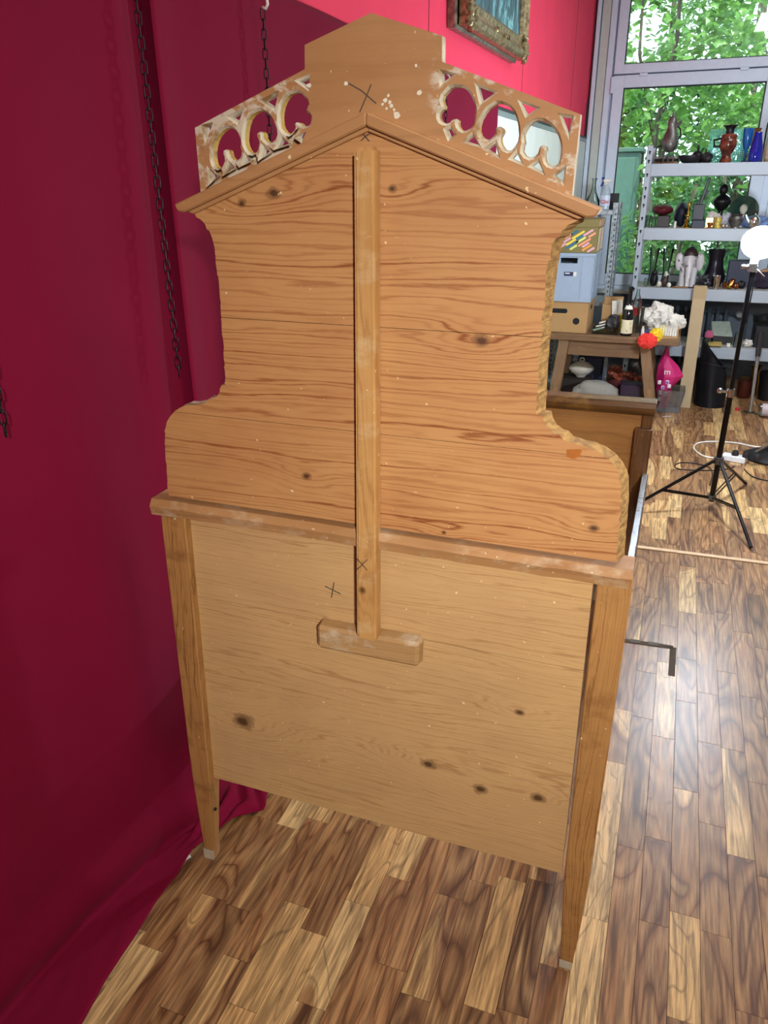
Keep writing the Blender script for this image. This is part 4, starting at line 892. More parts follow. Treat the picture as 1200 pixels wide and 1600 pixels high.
one('storage_box', 'long dark blue box at the back of the third shelf', 'box', 1155, 450, 6.62, Z3, boxp(44, 40, .12), plain('dark_navy_box', '#232a44', .5), bevel=.004)
one('dark_cloth', 'dark purple cloth bundle at the right of the third shelf', 'cloth', 1190, 453, 6.46, Z3, blobp(34, 25, .14, .35, 23), plain('dark_purple_cloth', '#2e2438', .9), smooth=True)
P = at(1190, 453, 6.46, Z3); kx, kz = px_scale(P)
one('rolling_pin', 'pale wooden rod lying on the dark cloth bundle', 'rod', 1192, 453, 6.52, Z3+25*kz, lambda b, kx, kz: b.tube([(-12*kx, 0, .0), (0, 0, 4*kz), (14*kx, 0, 10*kz)], [.010, .014, .018], 8), plain('pale_wood', '#b98c62', .5), smooth=True)
# --- bottom shelf
lat('jam_jar', 'glass jar with a pink lid on the low shelf', 'jar', 1105, 541, 6.45, Z4, [(7, 0), (7.4, 2), (7.4, 10), (6, 12), (5.5, 12)], clear, parts=[('lid', lambda b, kx, kz: b.lathe([(6.5*kx, 12*kz), (7*kx, 13*kz), (6.5*kx, 19*kz), (3*kx, 22*kz), (.3*kx, 22.5*kz)], (0, 0, 0)), plain('pink_lid', '#c25c86', .4))])
one('black_case', 'flat black case under the grey card on the low shelf', 'case', 1126, 541, 6.50, Z4, boxp(34, 13, .16), darkleather, bevel=.004)
P = at(1124, 541, 6.5, Z4); kx, kz = px_scale(P)
one('grey_card', 'pale grey-green card leaning on the black case', 'card', 1124, 541, 6.495, Z4+13*kz+.001, lambda b, kx, kz: b.hexa([(-14*kx, 0, 0), (18*kx, -.02, 0), (18*kx, -.017, 0), (-14*kx, .003, 0), (-17*kx, .10, 19*kz), (11*kx, .10, 20*kz), (11*kx, .103, 20*kz), (-17*kx, .103, 19*kz)]), plain('grey_green_card', '#a4b0a2', .7))
one('gilt_dish', 'square yellow dish at the front of the low shelf', 'dish', 1117, 541, 6.385, Z4, lambda b, kx, kz: (b.hexa([(-6*kx, -.02, 0), (6*kx, -.02, 0), (6*kx, .05, 0), (-6*kx, .05, 0), (-11*kx, -.05, 3.5*kz), (11*kx, -.05, 3.5*kz), (11*kx, .09, 5*kz), (-11*kx, .09, 5*kz)])), plain('gilt_yellow', '#c9ae5c', .35), bevel=.003)
lat('clear_bottle', 'small clear bottle on the low shelf left of the lamp stand', 'bottle', 1149, 541, 6.42, Z4, [(4, 0), (4, 19), (3, 21), (3.4, 23), (2.5, 23)], clear)
one('white_cube', 'small white box beside the yellow dish', 'box', 1138, 541, 6.40, Z4, boxp(6, 5, .03), paper, bevel=.002)
one('white_shell', 'white shell-like ornament right of the lamp stand on the low shelf', 'ornament', 1168, 542, 6.42, Z4, blobp(15, 11, .07, .4, 41), paper, smooth=True)
one('black_crate', 'black crate at the right end of the low shelf', 'crate', 1194, 541, 6.44, Z4, boxp(36, 34, .26), plain('black_crate_plastic', '#14161c', .4), bevel=.006)
P = at(1182, 541, 6.5, Z4); kx, kz = px_scale(P)
b = MB()
for k in range(7): b.tube([((13+k*.6)*kx*math.cos(t), .02+.16*.5+.07*math.sin(t), (35+k*2.0)*kz+.004*math.sin(3*t+k)) for t in (2*math.pi*i/20 for i in range(20))], .004, 5, closed=True)
tag(b.build('cable_coil', plain('black_cable', '#141416', .5), None, at(1186, 541, 6.47, Z4), True), 'coil of dark cable lying on the black crate', 'cable')

# radiator
rad = plain('radiator_grey', '#4d5a66', .4, var=.05)
xr0, xr1 = -.22, .42
t = thing('radiator', 'old ribbed grey radiator under the window behind the shelving', 'radiator', (xr0, 7.1, 0))
nr = 11
for k in range(nr):
    x = (xr1-xr0)*k/(nr-1); b = MB()
    for yy in (.0, .10): b.tube([(x, yy, .13), (x, yy, .55)], .017, 8)
    b.blob((x, .05, .565), (.026, .07, .035), 0, 1, 2); b.blob((x, .05, .125), (.026, .07, .03), 0, 1, 2)
    b.build('rib', rad, t, smooth=True)
MB().tube([(0, .05, .56), (xr1-xr0, .05, .56)], .014, 8).build('header_pipe', rad, t, smooth=True)
MB().tube([(0, .05, .13), (xr1-xr0, .05, .13)], .014, 8).build('header_pipe', rad, t, smooth=True)
b = MB(); b.tube([(xr1-xr0, .05, .55), (xr1-xr0+.17, .05, .55), (xr1-xr0+.17, .05, .0)], .012, 8); b.build('supply_pipe', rad, t, smooth=True)
b = MB(); b.lathe([(.02, -.03), (.026, -.02), (.026, .03), (.02, .04)], (xr1-xr0+.10, .03, .55), 12, tf=lambda q: Vector((q.x, q.z-.03, q.y))); b.build('valve', plain('valve_white', '#9aa0a4', .4), t, smooth=True)
for x in (0.0, xr1-xr0): MB().box(x-.02, x+.02, .0, .10, 0, .11).build('foot', rad, t)

# ================================================================== GALVANISED RACK BY THE WINDOW
zinc = two_tone('galvanised_steel', '#7f8a92', '#aeb8be', 40, .4, .6, .4, .6)
rx1 = on_y(966, 330, 6.28).x; rx0 = -.90
zr = on_y(950, 328, 6.28).z
t = thing('steel_rack', 'galvanised perforated steel rack left of the window shelving', 'rack', (rx0, 6.28, 0))
for x, sx in ((0, 1), (rx1-rx0, -1)):
    for y, sy2 in ((0, 1), (.38, -1)):
        b = MB(); b.box(*sorted((x, x+sx*.040)), *sorted((y, y+sy2*.003)), 0, zr+.05); b.box(*sorted((x, x+sx*.003)), *sorted((y, y+sy2*.035)), 0, zr+.05); u = b.build('upright', zinc, t)
        b = MB()
        for k in range(36): b.box(x+sx*.016-.004, x+sx*.016+.004, y-.0012, y-.0002, .05+k*.037, .064+k*.037)
        if y == 0: o = b.build('hole_row', slot, u); o['kind'] = 'stuff'
for z in (zr, .72, .28):
    MB().box(.003, rx1-rx0-.003, .0035, .3765, z-.035, z).build('shelf_panel', zinc, t, bevel=.003)
zr += .001
lat('glass_carafe', 'clear glass carafe with narrow neck beside the spray bottle', 'carafe', 925, 325, 6.42, zr, [(11, 0), (13, 4), (11, 14), (5, 26), (3, 34), (3, 44), (4.5, 48), (4, 48)], clear)
def spray():
    P = at(944, 325, 6.36, zr); kx, kz = px_scale(P); t = thing('spray_bottle', 'clear trigger spray bottle with red lettering and blue trigger', 'bottle', P)
    MB().lathe([(7.5*kx, 0), (7.8*kx, 4*kz), (7.6*kx, 26*kz), (6*kx, 33*kz), (2.6*kx, 38*kz), (2.4*kx, 42*kz)], (0, 0, 0), 18, sy_=.62).build('body', plain('spray_plastic', '#b4c6d4', .25, Transmission_Weight=.3), t, smooth=True)
    b = MB(); b.box(-5*kx, 5*kx, -.012, .012, 42*kz, 47*kz); b.box(-2.5*kx, 3*kx, -.010, .010, 38*kz, 42*kz); b.box(5*kx, 8*kx, -.008, .008, 44*kz, 47*kz); b.build('spray_head', paper, t, bevel=.003)
    b = MB(); b.beam((-4*kx, 0, 46*kz), (-8*kx, 0, 36*kz), .012, .014); b.box(-8*kx, -3.5*kx, -.009, .009, 46*kz, 50*kz); b.build('trigger', plain('blue_plastic', '#1d2f7c', .35), t, bevel=.002)
    b = MB(); b.lathe([(7.95*kx, 6*kz), (7.95*kx, 22*kz)], (0, 0, 0), 18, sy_=.63); o = b.build('label', plain('spray_label', '#c3cfe4', .4), t, smooth=True)
    text_mesh('Clin', 8.2*kz, 'lettering', plain('red_print', '#c0242c', .5), t, Matrix.Translation((0, -7.95*kx*.63-.0012, 12*kz)) @ UPRIGHT, bold=.0006)
spray()
one('black_box', 'small black box right of the spray bottle', 'box', 958, 325, 6.40, zr, boxp(13, 25, .08), plain('matt_black', '#15161b', .6), bevel=.003)

# ================================================================== WORK TABLE AND WHAT STANDS ON IT
YT = 5.65
pT = on_y(960, 526, YT); ZTB = pT.z; XL = -1.0+.12; XR = on_y(1063, 531, YT).x
tw = pine('work_table_wood', ['#6f5036', '#80603f', '#4a3220', '#2c1c10'], 'X', (), 40, contrast=.7, seed=21)
tb = thing('work_table', 'old wooden work table with splayed legs below the stacked boxes', 'table', ((XL+XR)/2, YT, 0))
cx = (XL+XR)/2; hw = (XR-XL)/2
MB().box(-hw, hw, 0, .58, ZTB-.045, ZTB).build('table_top', tw, tb, bevel=.005)
tl = pine('work_table_leg', ['#7d6146', '#8c6c4c', '#553c26', '#2c1c10'], 'Z', (), 40, contrast=.6, seed=23)
qa, qb = on_y(881, 541, YT+.04), on_y(866, 615, YT+.04); qc, qd = on_y(1007, 545, YT+.04), on_y(1014, 616, YT+.04)
for (a, e) in ((qa, qb), (qc, qd)):
    k = (a.z)/(a.z-e.z); ft = a+(e-a)*k
    for yy in (0.0, .46):
        b = MB(); b.beam((a.x-cx, .06+yy, ZTB-.046), (ft.x-cx, .06+yy, .0), .075, .075, up=(0, 1, 0))
        for i, v in enumerate(b.v):
            b.v[i] = (v[0], v[1], 0.0 if v[2] < .1 else ZTB-.045)
        lg = b.build('leg', tl, tb, bevel=.004)
        if yy == 0:
            u = a+(ft-a)*.66; MB().box(u.x-cx-.016, u.x-cx+.016, .012, .022, u.z-.05, u.z+.045).build('tenon', plain('tenon_wood', '#8a6a48', .6), lg, bevel=.002)
MB().box(qa.x-cx+.03, qc.x-cx-.03, .045, .075, ZTB-.155, ZTB-.046).build('apron', tw, tb, bevel=.003)
MB().box(qa.x-cx+.0, qc.x-cx-.0, .50, .53, ZTB-.155, ZTB-.046).build('apron', tw, tb, bevel=.003)
MB().box(qb.x-cx-.02, qd.x-cx+.02, .06, .56, .055, .075).build('lower_board', tw, tb)
ZB = ZTB+.001
def on_x(px, py, X): d = ray(px, py); return C0+d*(X/d.x)
def crate(name, label, cat, Yf, z0, pr_b, pr_t, pback, wdt, mt, open_top=True, th=.006):
    xr = (on_y(*pr_b, Yf).x+on_y(*pr_t, Yf).x)/2; z1 = on_y(*pr_t, Yf).z; yb = min(on_x(*pback, xr).y, Yf+.52)
    return thing(name, label, cat, (xr, Yf, z0)), xr, z1-z0, max(.2, yb-Yf)
# cardboard box
t, xr, h, dp = crate('cardboard_box', 'brown cardboard box with hand hole under the grey plastic crate', 'box', 5.72, ZB, (915, 523), (920, 472), (936, 470), .34, cardboard)
wb = .33; dp = .44
b = MB(); b.box(-wb, 0, 0, .006, 0, h); b.box(-wb, 0, dp-.006, dp, 0, h); b.box(-.006, 0, .006, dp-.006, 0, h); b.box(-wb, -wb+.006, .006, dp-.006, 0, h); b.box(-wb+.006, -.006, .006, dp-.006, 0, .006); b.box(-wb+.006, -.006, .006, dp-.006, h-.006, h)
b.build('carton', cardboard, t)
def fpt(px, py): q = on_y(px, py, 5.72); return q.x-xr, q.z-ZB
(ax_, az), (bx_, bz) = fpt(862, 489), fpt(886, 482)
n_ = 10; pl = [(bx_-.008+.012*math.cos(a), (az+bz)/2+.016*math.sin(a)) for a in (-math.pi/2+math.pi*i/n_ for i in range(n_+1))]+[(ax_+.008+.012*math.cos(a), (az+bz)/2+.016*math.sin(a)) for a in (math.pi/2+math.pi*i/n_ for i in range(n_+1))]
b = MB(); b.prism(pl, -.0012, .0); b.build('hand_hole', slot, t)
hx, hz = fpt(900, 502); b = MB(); b.prism([(hx+.024*math.cos(a), hz+.024*math.sin(a)) for a in (2*math.pi*i/16 for i in range(16))], -.0012, 0); b.build('round_hole', slot, t)
b = MB(); b.box(.0, .0012, .16, .26, h-.075, h-.045); b.build('side_hand_hole', slot, t)
ZC = ZB+h+.001
# grey plastic crate
crm = plain('grey_blue_crate', '#98a8bd', .4, var=.03)
t, xr, h, dp = crate('plastic_crate', 'grey-blue plastic stacking crate on the cardboard box', 'crate', 5.69, ZC, (927, 468), (924, 398), (955, 455), .40, crm)
wb = .36; dp = .46; zt = on_y(924, 396, 5.69).z-ZC; h = zt
(ax_, az), (bx_, bz) = [(on_y(*q, 5.69).x-xr, on_y(*q, 5.69).z-ZC) for q in ((876, 411), (903, 403))]
b = MB(); b.box(-wb, ax_, 0, .006, 0, h); b.box(bx_, 0, 0, .006, 0, h); b.box(ax_, bx_, 0, .006, 0, az); b.box(ax_, bx_, 0, .006, bz, h)
b.box(-wb, 0, dp-.006, dp, 0, h); b.box(-.006, 0, .006, dp-.006, 0, h); b.box(-wb, -wb+.006, .006, dp-.006, 0, h); b.box(-wb+.006, -.006, .006, dp-.006, 0, .008)
b.build('crate_body', crm, t)
b = MB(); b.box(-wb-.008, .012, -.010, 0, h-.022, h); b.box(.0, .012, 0, dp+.01, h-.022, h); b.box(-wb, 0, dp, dp+.01, h-.022, h); b.build('rim', crm, t, bevel=.002)
for x in (-.075, -.0): b = MB(); b.box(x-.004, x+.004, -.005, 0, 0, h-.022); b.build('corner_rib', crm, t, bevel=.001)
b = MB(); b.box(.0, .005, .09, .10, .02, h-.03); b.box(.0, .005, .36, .37, .02, h-.03); b.box(0, .005, .10, .36, h-.06, h-.05); b.box(0, .005, .10, .36, .05, .06); b.build('side_panel_frame', crm, t, bevel=.001)
b = MB(); b.box(ax_-.006, bx_+.006, -.004, 0, az-.008, az-.0); b.box(ax_-.006, bx_+.006, -.004, 0, bz, bz+.006); b.build('handle_rim', crm, t)
(lx0, lz0), (lx1, lz1) = [(on_y(*q, 5.69).x-xr, on_y(*q, 5.69).z-ZC) for q in ((881, 431), (896, 425))]
l = MB().box(lx0, lx1, -.0015, 0, lz0, lz1).build('label', plain('navy_label', '#1c2752', .4), t)
MB().box(lx0+.008, lx0+.04, -.0022, -.0015, (lz0+lz1)/2, (lz0+lz1)/2+.008).build('label_print', paper, l)
MB().box(lx1, lx1+.022, -.0015, 0, lz0, lz1).build('label', paper, t)
ZG = ZC+h+.001
# patterned gift box
Yg = 5.70; gx = on_y(932, 392, Yg).x; gh = on_y(935, 343, Yg).z-ZG
olive = plain('olive_print', '#7d6f3e', .6, var=.05)
t = thing('gift_box', 'olive gift box printed with slanting coloured stripes on top of the crate', 'box', (gx, Yg, ZG))
MB().box(-.34, 0, 0, .40, 0, gh-.05).build('box_body', olive, t, bevel=.002)
MB().box(-.344, .004, -.004, .404, gh-.05, gh).build('lid', olive, t, bevel=.002)
pal = [plain('stripe_'+k, c, .6, var=.02) for k, c in (('yellow', '#e8cf4e'), ('coral', '#e89a78'), ('teal', '#256a86'), ('pink', '#dfa3b4'), ('lime', '#d4dc7c'), ('orange', '#e6983c'))]
b = MB(); k = 0
for row in range(6):
    for col_ in range(4):
        cxp = -.315+col_*.092+(row % 2)*.045; czp = .022+row*.048
        for j in range(3):
            L_ = .055+.02*((row*3+col_+j) % 3); px_, pz_ = cxp+j*.010, czp-j*.017
            c_, s_ = math.cos(.55), math.sin(.55); p = []
            for i in range(12):
                a = 2*math.pi*i/12; e = (L_/2-.007 if math.cos(a) > 0 else -L_/2+.007); X_, Z_ = e+.0075*math.cos(a), .0075*math.sin(a)
                p.append((px_+X_*c_-Z_*s_, pz_+X_*s_+Z_*c_))
            if min(q[0] for q in p) > -.335 and max(q[0] for q in p) < -.004 and min(q[1] for q in p) > .003 and max(q[1] for q in p) < gh-.055:
                b.prism(p, -.001, -.0002, (k+j*2+row) % 6)
        k += 1
o = b.build('printed_stripes', pal, t); o['kind'] = 'stuff'
b = MB()
for i in range(11): 
    y0 = .02+i*.034; b.hexa([(.0002, y0, .01), (.0012, y0, .01), (.0012, y0+.016, .01), (.0002, y0+.016, .01), (.0002, y0+.05 if y0 < .34 else y0, gh-.06), (.0012, y0+.05 if y0 < .34 else y0, gh-.06), (.0012, y0+.066 if y0 < .33 else y0+.016, gh-.06), (.0002, y0+.066 if y0 < .33 else y0+.016, gh-.06)], i % 6)
o = b.build('side_stripes', [pal[4], paper, pal[1], pal[3], plain('stripe_mint', '#a8cfc8', .6), pal[2]], t); o['kind'] = 'stuff'
b = MB()
for i in range(9): b.box(.0042, .0052, .01+i*.042, .025+i*.042, gh-.048, gh-.004, i % 3)
o = b.build('lid_stripes', [paper, pal[1], darkleather], t); o['kind'] = 'stuff'
# small things on the table
def tbl(name, label, cat, px, py, Y, fn, mt, **kw): return one(name, label, cat, px, py, Y, ZB, fn, mt, **kw)
P = at(945, 522, 5.72, ZB); kx, kz = px_scale(P); t = thing('clear_tray', 'clear plastic tray of pens left of the dark wine bottle', 'tray', P)
b = MB(); b.box(-20*kx, 20*kx, 0, .16, 0, .005); b.box(-20*kx, 20*kx, 0, .005, .005, 11*kz); b.box(-20*kx, 20*kx, .155, .16, .005, 11*kz); b.box(-20*kx, -19*kx, .005, .155, .005, 11*kz); b.box(19*kx, 20*kx, .005, .155, .005, 11*kz); b.build('tray_body', clear, t)
for k in range(5): 
    P2 = P+Vector(((-12+k*2.2)*kx, .05+.008*k, .012+(k+1)*2.6*kz)); b = MB(); b.beam((-9*kx, 0, -2*kz), (9*kx, .02, 3*kz), .018, .014)
    tag(b.build('marker_pen', (paper, darkleather, paper, darkleather, paper)[k], None, P2, bevel=.004), ('lowest white marker in the clear tray', 'black marker just above the lowest white one in the tray', 'middle white marker in the clear tray', 'black marker near the top of the tray heap', 'topmost white marker in the clear tray')[k], 'pen', 'markers in the clear tray')
one('black_bag', 'black rumpled bag filling the right half of the clear tray', 'bag', 955, 522, 5.74, ZB+.006, blobp(22, 26, .12, .3, 51), darkleather, smooth=True)
tbl('small_carton', 'open brown carton behind the clear tray', 'box', 952, 520, 5.98, lambda b, kx, kz: (b.box(-15*kx, 15*kx, 0, .004, 0, 37*kz), b.box(-15*kx, 15*kx, .13, .134, 0, 46*kz), b.box(-15*kx, -14*kx, .004, .13, 0, 40*kz), b.box(14*kx, 15*kx, .004, .13, 0, 40*kz), b.box(-14*kx, 14*kx, .004, .13, 0, .004)), cardboard)
tbl('yellow_packet', 'yellow packet standing between carton and wine bottle', 'packet', 966, 520, 5.92, boxp(13, 24, .03), plain('yellow_packet_print', '#b09a2a', .4), bevel=.003)
tbl('folded_leaflet', 'folded white leaflet sticking up behind the yellow packet', 'leaflet', 963, 520, 5.955, lambda b, kx, kz: (b.beam((-4*kx, 0, 0), (-8*kx, .0, 44*kz), .035, .004), b.beam((4*kx, .008, 0), (0*kx, .008, 46*kz), .035, .004)), paper)
def bottle():
    P = at(977.5, 526, 5.72, ZB); kx, kz = px_scale(P); t = thing('wine_bottle', 'dark wine bottle with a cream label on the table', 'bottle', P)
    MB().lathe([(8, 0), (9, 1), (9, 32), (8, 37), (4.2, 46), (3.3, 54), (3.2, 70), (3.8, 71), (3.8, 75), (3, 75.5)] and [(r*kx, h_*kz) for r, h_ in ((8, 0), (9, 1), (9, 32), (8, 37), (4.2, 46), (3.3, 54), (3.2, 70), (3.8, 71), (3.8, 75), (.3, 75.5))], (0, 0, 0), 22).build('body', plain('bottle_dark', '#0d0d10', .08), t, smooth=True)
    b = MB(); b.lathe([(9.15*kx, 4*kz), (9.15*kx, 25*kz)], (0, 0, 0), 22); b.build('label', two_tone('bottle_label', '#d8cfae', '#a89a78', 40, .55, .62, .6), t, smooth=True)
    b = MB(); b.lathe([(6.6*kx, 41*kz), (4.5*kx, 46.5*kz)], (0, 0, 0), 22); b.build('neck_label', paper, t, smooth=True)
bottle()
lat('soda_bottle', 'clear bottle with a red label behind the wine bottle', 'bottle', 990, 520, 6.0, ZB, [(8, 0), (8, 36), (5, 48), (2.4, 56), (2.4, 62), (2, 62)], clear, parts=[('label', lambda b, kx, kz: b.lathe([(8.2*kx, 22*kz), (8.2*kx, 34*kz)], (0, 0, 0)), plain('red_label', '#b3262c', .4))])
lat('plastic_beaker', 'clear plastic beaker with white rim right of the wine bottle', 'beaker', 997, 522, 5.86, ZB, [(5, 0), (6, 36), (6.6, 37), (6.6, 40), (5, 40)], glass('milky_plastic', '#c9cdc6', .1, .2))
one('paper_heap', 'crumpled white wrapping paper heaped on the table', 'paper', 1028, 522, 5.90, ZB, lambda b, kx, kz: (b.blob((-2*kx, .10, 22*kz), (24*kx, .10, 22*kz), .35, 2.5, 4, 61, flat=-22*kz), b.blob((24*kx, .08, 15*kz), (17*kx, .08, 13*kz), .4, 3, 3, 62, flat=-15*kz)), paper)
P = at(1043, 528, 5.68, ZB); kx, kz = px_scale(P); t = thing('tea_carton', 'small carton with white and pale yellow ribbed bags at the table edge', 'carton', P)
b = MB(); b.box(-14*kx, 16*kx, .0, .10, 0, 3*kz); b.box(14*kx, 16*kx, .0, .10, 3*kz, 16*kz); b.build('tray', cardboard, t)
for k in range(7): MB().box((-13.5+k*3.9)*kx, (-10+k*3.9)*kx, .004, .09, 3.2*kz, (17+.8*math.sin(k*2))*kz).build('sachet', (plain('pale_yellow_bag', '#e3dc9c', .6), paper)[min(1, k//2)], t, bevel=.003)
tbl('blue_packet', 'dark blue and white packet under the white paper heap', 'packet', 1011, 528, 5.72, boxp(24, 9, .07), plain('navy_packet', '#22305c', .5), bevel=.003)
lat('glue_stick', 'short white plastic tube standing left of the feather duster', 'tube', 1003, 528, 5.68, ZB, [(2.4, 0), (2.4, 13), (1.6, 14), (1.6, 17), (.3, 17)], paper)
P = at(1020, 530, 5.63, ZB); kx, kz = px_scale(P); t = thing('feather_duster', 'fluffy red and yellow duster hanging over the table edge', 'duster', P+Vector((0, -.02, 0)))
for nm, c, rad_, mt, sd in (('red_tuft', (-8*kx, -.035, -1*kz), (15*kx, .05, 11*kz), plain('red_fluff', '#e23a34', .9, bump=.6, scale=120), 5), ('yellow_tuft', (4*kx, .01, 7*kz), (10*kx, .04, 9*kz), plain('yellow_fluff', '#e8c92c', .9, bump=.6, scale=120), 9)):
    b = MB(); b.blob(c, rad_, .22, 5, 4, sd)
    for k in range(260):
        a, e = rnd.uniform(0, 6.28), math.acos(rnd.uniform(-1, 1)); n_ = Vector((math.sin(e)*math.cos(a), math.sin(e)*math.sin(a), math.cos(e)))
        p = Vector(c)+Vector((n_.x*rad_[0], n_.y*rad_[1], n_.z*rad_[2]))*.9; b.add([p+Vector((.003, 0, 0)), p-Vector((.003, 0, 0)), p+n_*.018], [(0, 1, 2)])
    b.build(nm, mt, t, fix=False, smooth=True)
MB().tube([(4*kx, .03, 5*kz), (8*kx, .16, 4*kz)], .008, 8).build('handle', paper, t)
# --- under and beside the table
ZL = .076
tureenY = 6.0
P = at(907, 592, tureenY, ZL); kx, kz = px_scale(P); zb = on_y(907, 590, tureenY).z
one('dark_crate', 'dark wooden crate under the table carrying the white tureen', 'crate', 898, 610, 5.95, ZL, lambda b, kx, kz: b.box(-25*kx, 22*kx, 0, .18, 0, zb-ZL-.002), plain('dark_crate_wood', '#2a211c', .8), bevel=.004)
t = lat('soup_tureen', 'white lidded soup tureen with ring knob under the table', 'tureen', 907, 590, tureenY+.04, zb, [(7, 0), (8, 2), (15, 7), (19, 11), (19.5, 13)], paper)
P = t.location; kx, kz = px_scale(P)
b = MB(); b.lathe([(20*kx, 13.5*kz), (19*kx, 15.5*kz), (12*kx, 21*kz), (4*kx, 24*kz), (2*kx, 24.5*kz)], (0, 0, 0), 20); b.tube([(3.4*kx*math.cos(a), 0, 26.5*kz+2.6*kz*math.sin(a)) for a in (2*math.pi*i/12 for i in range(12))], .004, 6, closed=True); b.build('lid', cream_c, t, smooth=True)
one('flat_board', 'dark flat board leaning under the table before the tureen', 'board', 893, 612, 5.835, ZL, lambda b, kx, kz: b.hexa([(-18*kx, -.0, 0), (16*kx, .0, 0), (16*kx, .012, 0), (-18*kx, .012, 0), (-16*kx, .09, 9*kz), (26*kx, .09, 22*kz), (26*kx, .102, 22*kz), (-16*kx, .102, 9*kz)]), plain('dark_board', '#241a16', .5))
one('dust_sheet', 'grey spotted dust sheet in a heap under the table', 'cloth', 929, 622, 5.70, ZL, lambda b, kx, kz: b.blob((0, .06, 12*kz), (36*kx, .065, 18*kz), .16, 2, 4, 71, flat=-12*kz), two_tone('spotted_grey_cloth', '#8f8c86', '#2c2a2c', 30, .66, .70, .9), smooth=True)
one('navy_box', 'dark navy box at the back under the table', 'box', 920, 600, 6.14, ZL, boxp(40, 62, .08), plain('navy_cardboard', '#18203c', .6), bevel=.003)
one('metal_post', 'short paint-flecked steel post standing under the table', 'post', 942, 610, 5.93, ZL, lambda b, kx, kz: b.box(-3*kx, 3*kx, 0, .03, 0, (on_y(942, 556, 5.93).z-ZL)/1.0), two_tone('flecked_steel', '#59626c', '#c9ccd0', 60, .6, .66, .4, .5))
P = at(975, 600, 5.98, ZL); kx, kz = px_scale(P); t = thing('onion_net', 'net bag of red-brown onions under the table', 'bag', P)
b = MB()
for k in range(46): 
    u_ = rnd.uniform(-1, 1); b.blob((u_*25*kx, .10+rnd.uniform(-.05, .05), (24-u_*8+rnd.uniform(-7, 8))*kz), (.024, .024, .022), .1, 2, 1, k)
b.build('onions', two_tone('onion_skin', '#6b2418', '#a8583a', 30, .4, .6, .4), t, smooth=True)['kind'] = 'stuff'
MB().blob((0, .10, 11*kz), (26*kx, .08, 14*kz), .15, 2, 3, 5, flat=-11*kz).build('net', plain('red_net', '#5a2020', .8), t, smooth=True)
one('clear_bag', 'crumpled clear plastic bag behind the onions', 'bag', 992, 600, 6.24, ZL, blobp(26, 52, .08, .3, 73), glass('plastic_bag', '#d4d8dc', .22, .25), smooth=True)
one('purple_bin', 'dark purple plastic bin under the table at the right', 'bin', 984, 618, 5.80, ZL, boxp(34, 26, .14), plain('dark_purple_plastic', '#2a1c34', .35), bevel=.008)
# clear tub with the pink bag
tub = on_z(1036, 642); tub.x += .03; t = thing('clear_tub', 'clear plastic tub on the floor by the table leg holding the pink bag', 'tub', (tub.x, 5.93, 0))
kx, kz = px_scale(Vector((tub.x, 5.93, 0)))
b = MB(); w0, w1, hh = .075, .100, .17
for (x, y) in ((-1, 0), (1, 0), (0, -1), (0, 1)):
    if x: b.hexa([(x*w0, -w0, 0), (x*w0+x*.004, -w0, 0), (x*w0+x*.004, w0, 0), (x*w0, w0, 0), (x*w1, -w1, hh), (x*w1+x*.004, -w1, hh), (x*w1+x*.004, w1, hh), (x*w1, w1, hh)])
    else: b.hexa([(-w0, y*w0, 0), (w0, y*w0, 0), (w0, y*w0+y*.004, 0), (-w0, y*w0+y*.004, 0), (-w1, y*w1, hh), (w1, y*w1, hh), (w1, y*w1+y*.004, hh), (-w1, y*w1+y*.004, hh)])
b.box(-w0, w0, -w0, w0, 0, .004); b.build('tub_wall', glass('tub_plastic', '#d8dce0', .12, .15), t)
pinkm = plain('pink_plastic', '#c4246c', .35, var=.1, bump=.2)
PB = Vector((tub.x, 5.93, .006)); bag = thing('plastic_bag', 'bright pink plastic bag with white print rising from the clear tub', 'bag', PB)
def bp(px, py, y=5.93): q = on_y(px, py, y); return Vector((q.x-PB.x, y-PB.y, q.z-PB.z))
ring = [[bp(1026, 634), bp(1044, 636)], [bp(1025, 610), bp(1050, 606)], [bp(1026, 585), bp(1068, 588)], [bp(1028, 572), bp(1060, 572)], [bp(1033, 558), bp(1047, 558)], [bp(1041, 541), bp(1044, 541)]]
b = MB(); vs = []; th = [.05, .065, .075, .05, .03, .004]
for (l, r_), d in zip(ring, th):
    for u_, v in ((0, 0), (.3, -1), (.7, -.8), (1, 0), (.7, .8), (.3, 1)): p = l+(r_-l)*u_; vs.append((p.x, p.y+v*d+.008*math.sin(u_*9+d*90), max(p.z, 0)))
fs = [(6*i+k, 6*i+(k+1) % 6, 6*i+6+(k+1) % 6, 6*i+6+k) for i in range(5) for k in range(6)]+[tuple(range(6)), tuple(30+k for k in range(6))]
b.add(vs, fs); b.build('bag_body', pinkm, bag)
pr_ = plain('white_print', '#e9d8e2', .5)
q = bp(1043, 580); text_mesh('m', .06, 'lettering', pr_, bag, Matrix.Translation((q.x, -.085, q.z+.012)) @ UPRIGHT, bold=.001)
b = MB()
for k, (px, py) in enumerate(((1031, 594), (1036, 602), (1032, 610), (1043, 594), (1030, 620), (1040, 612), (1046, 600))):
    q = bp(px, py); b.box(q.x-.012, q.x+.012, -.072-.006*(py < 605), -.066, q.z-.014, q.z+.014, k % 2)
b.build('printed_squares', [pr_, plain('lilac_print', '#7d6ab0', .5)], bag, bevel=.003)
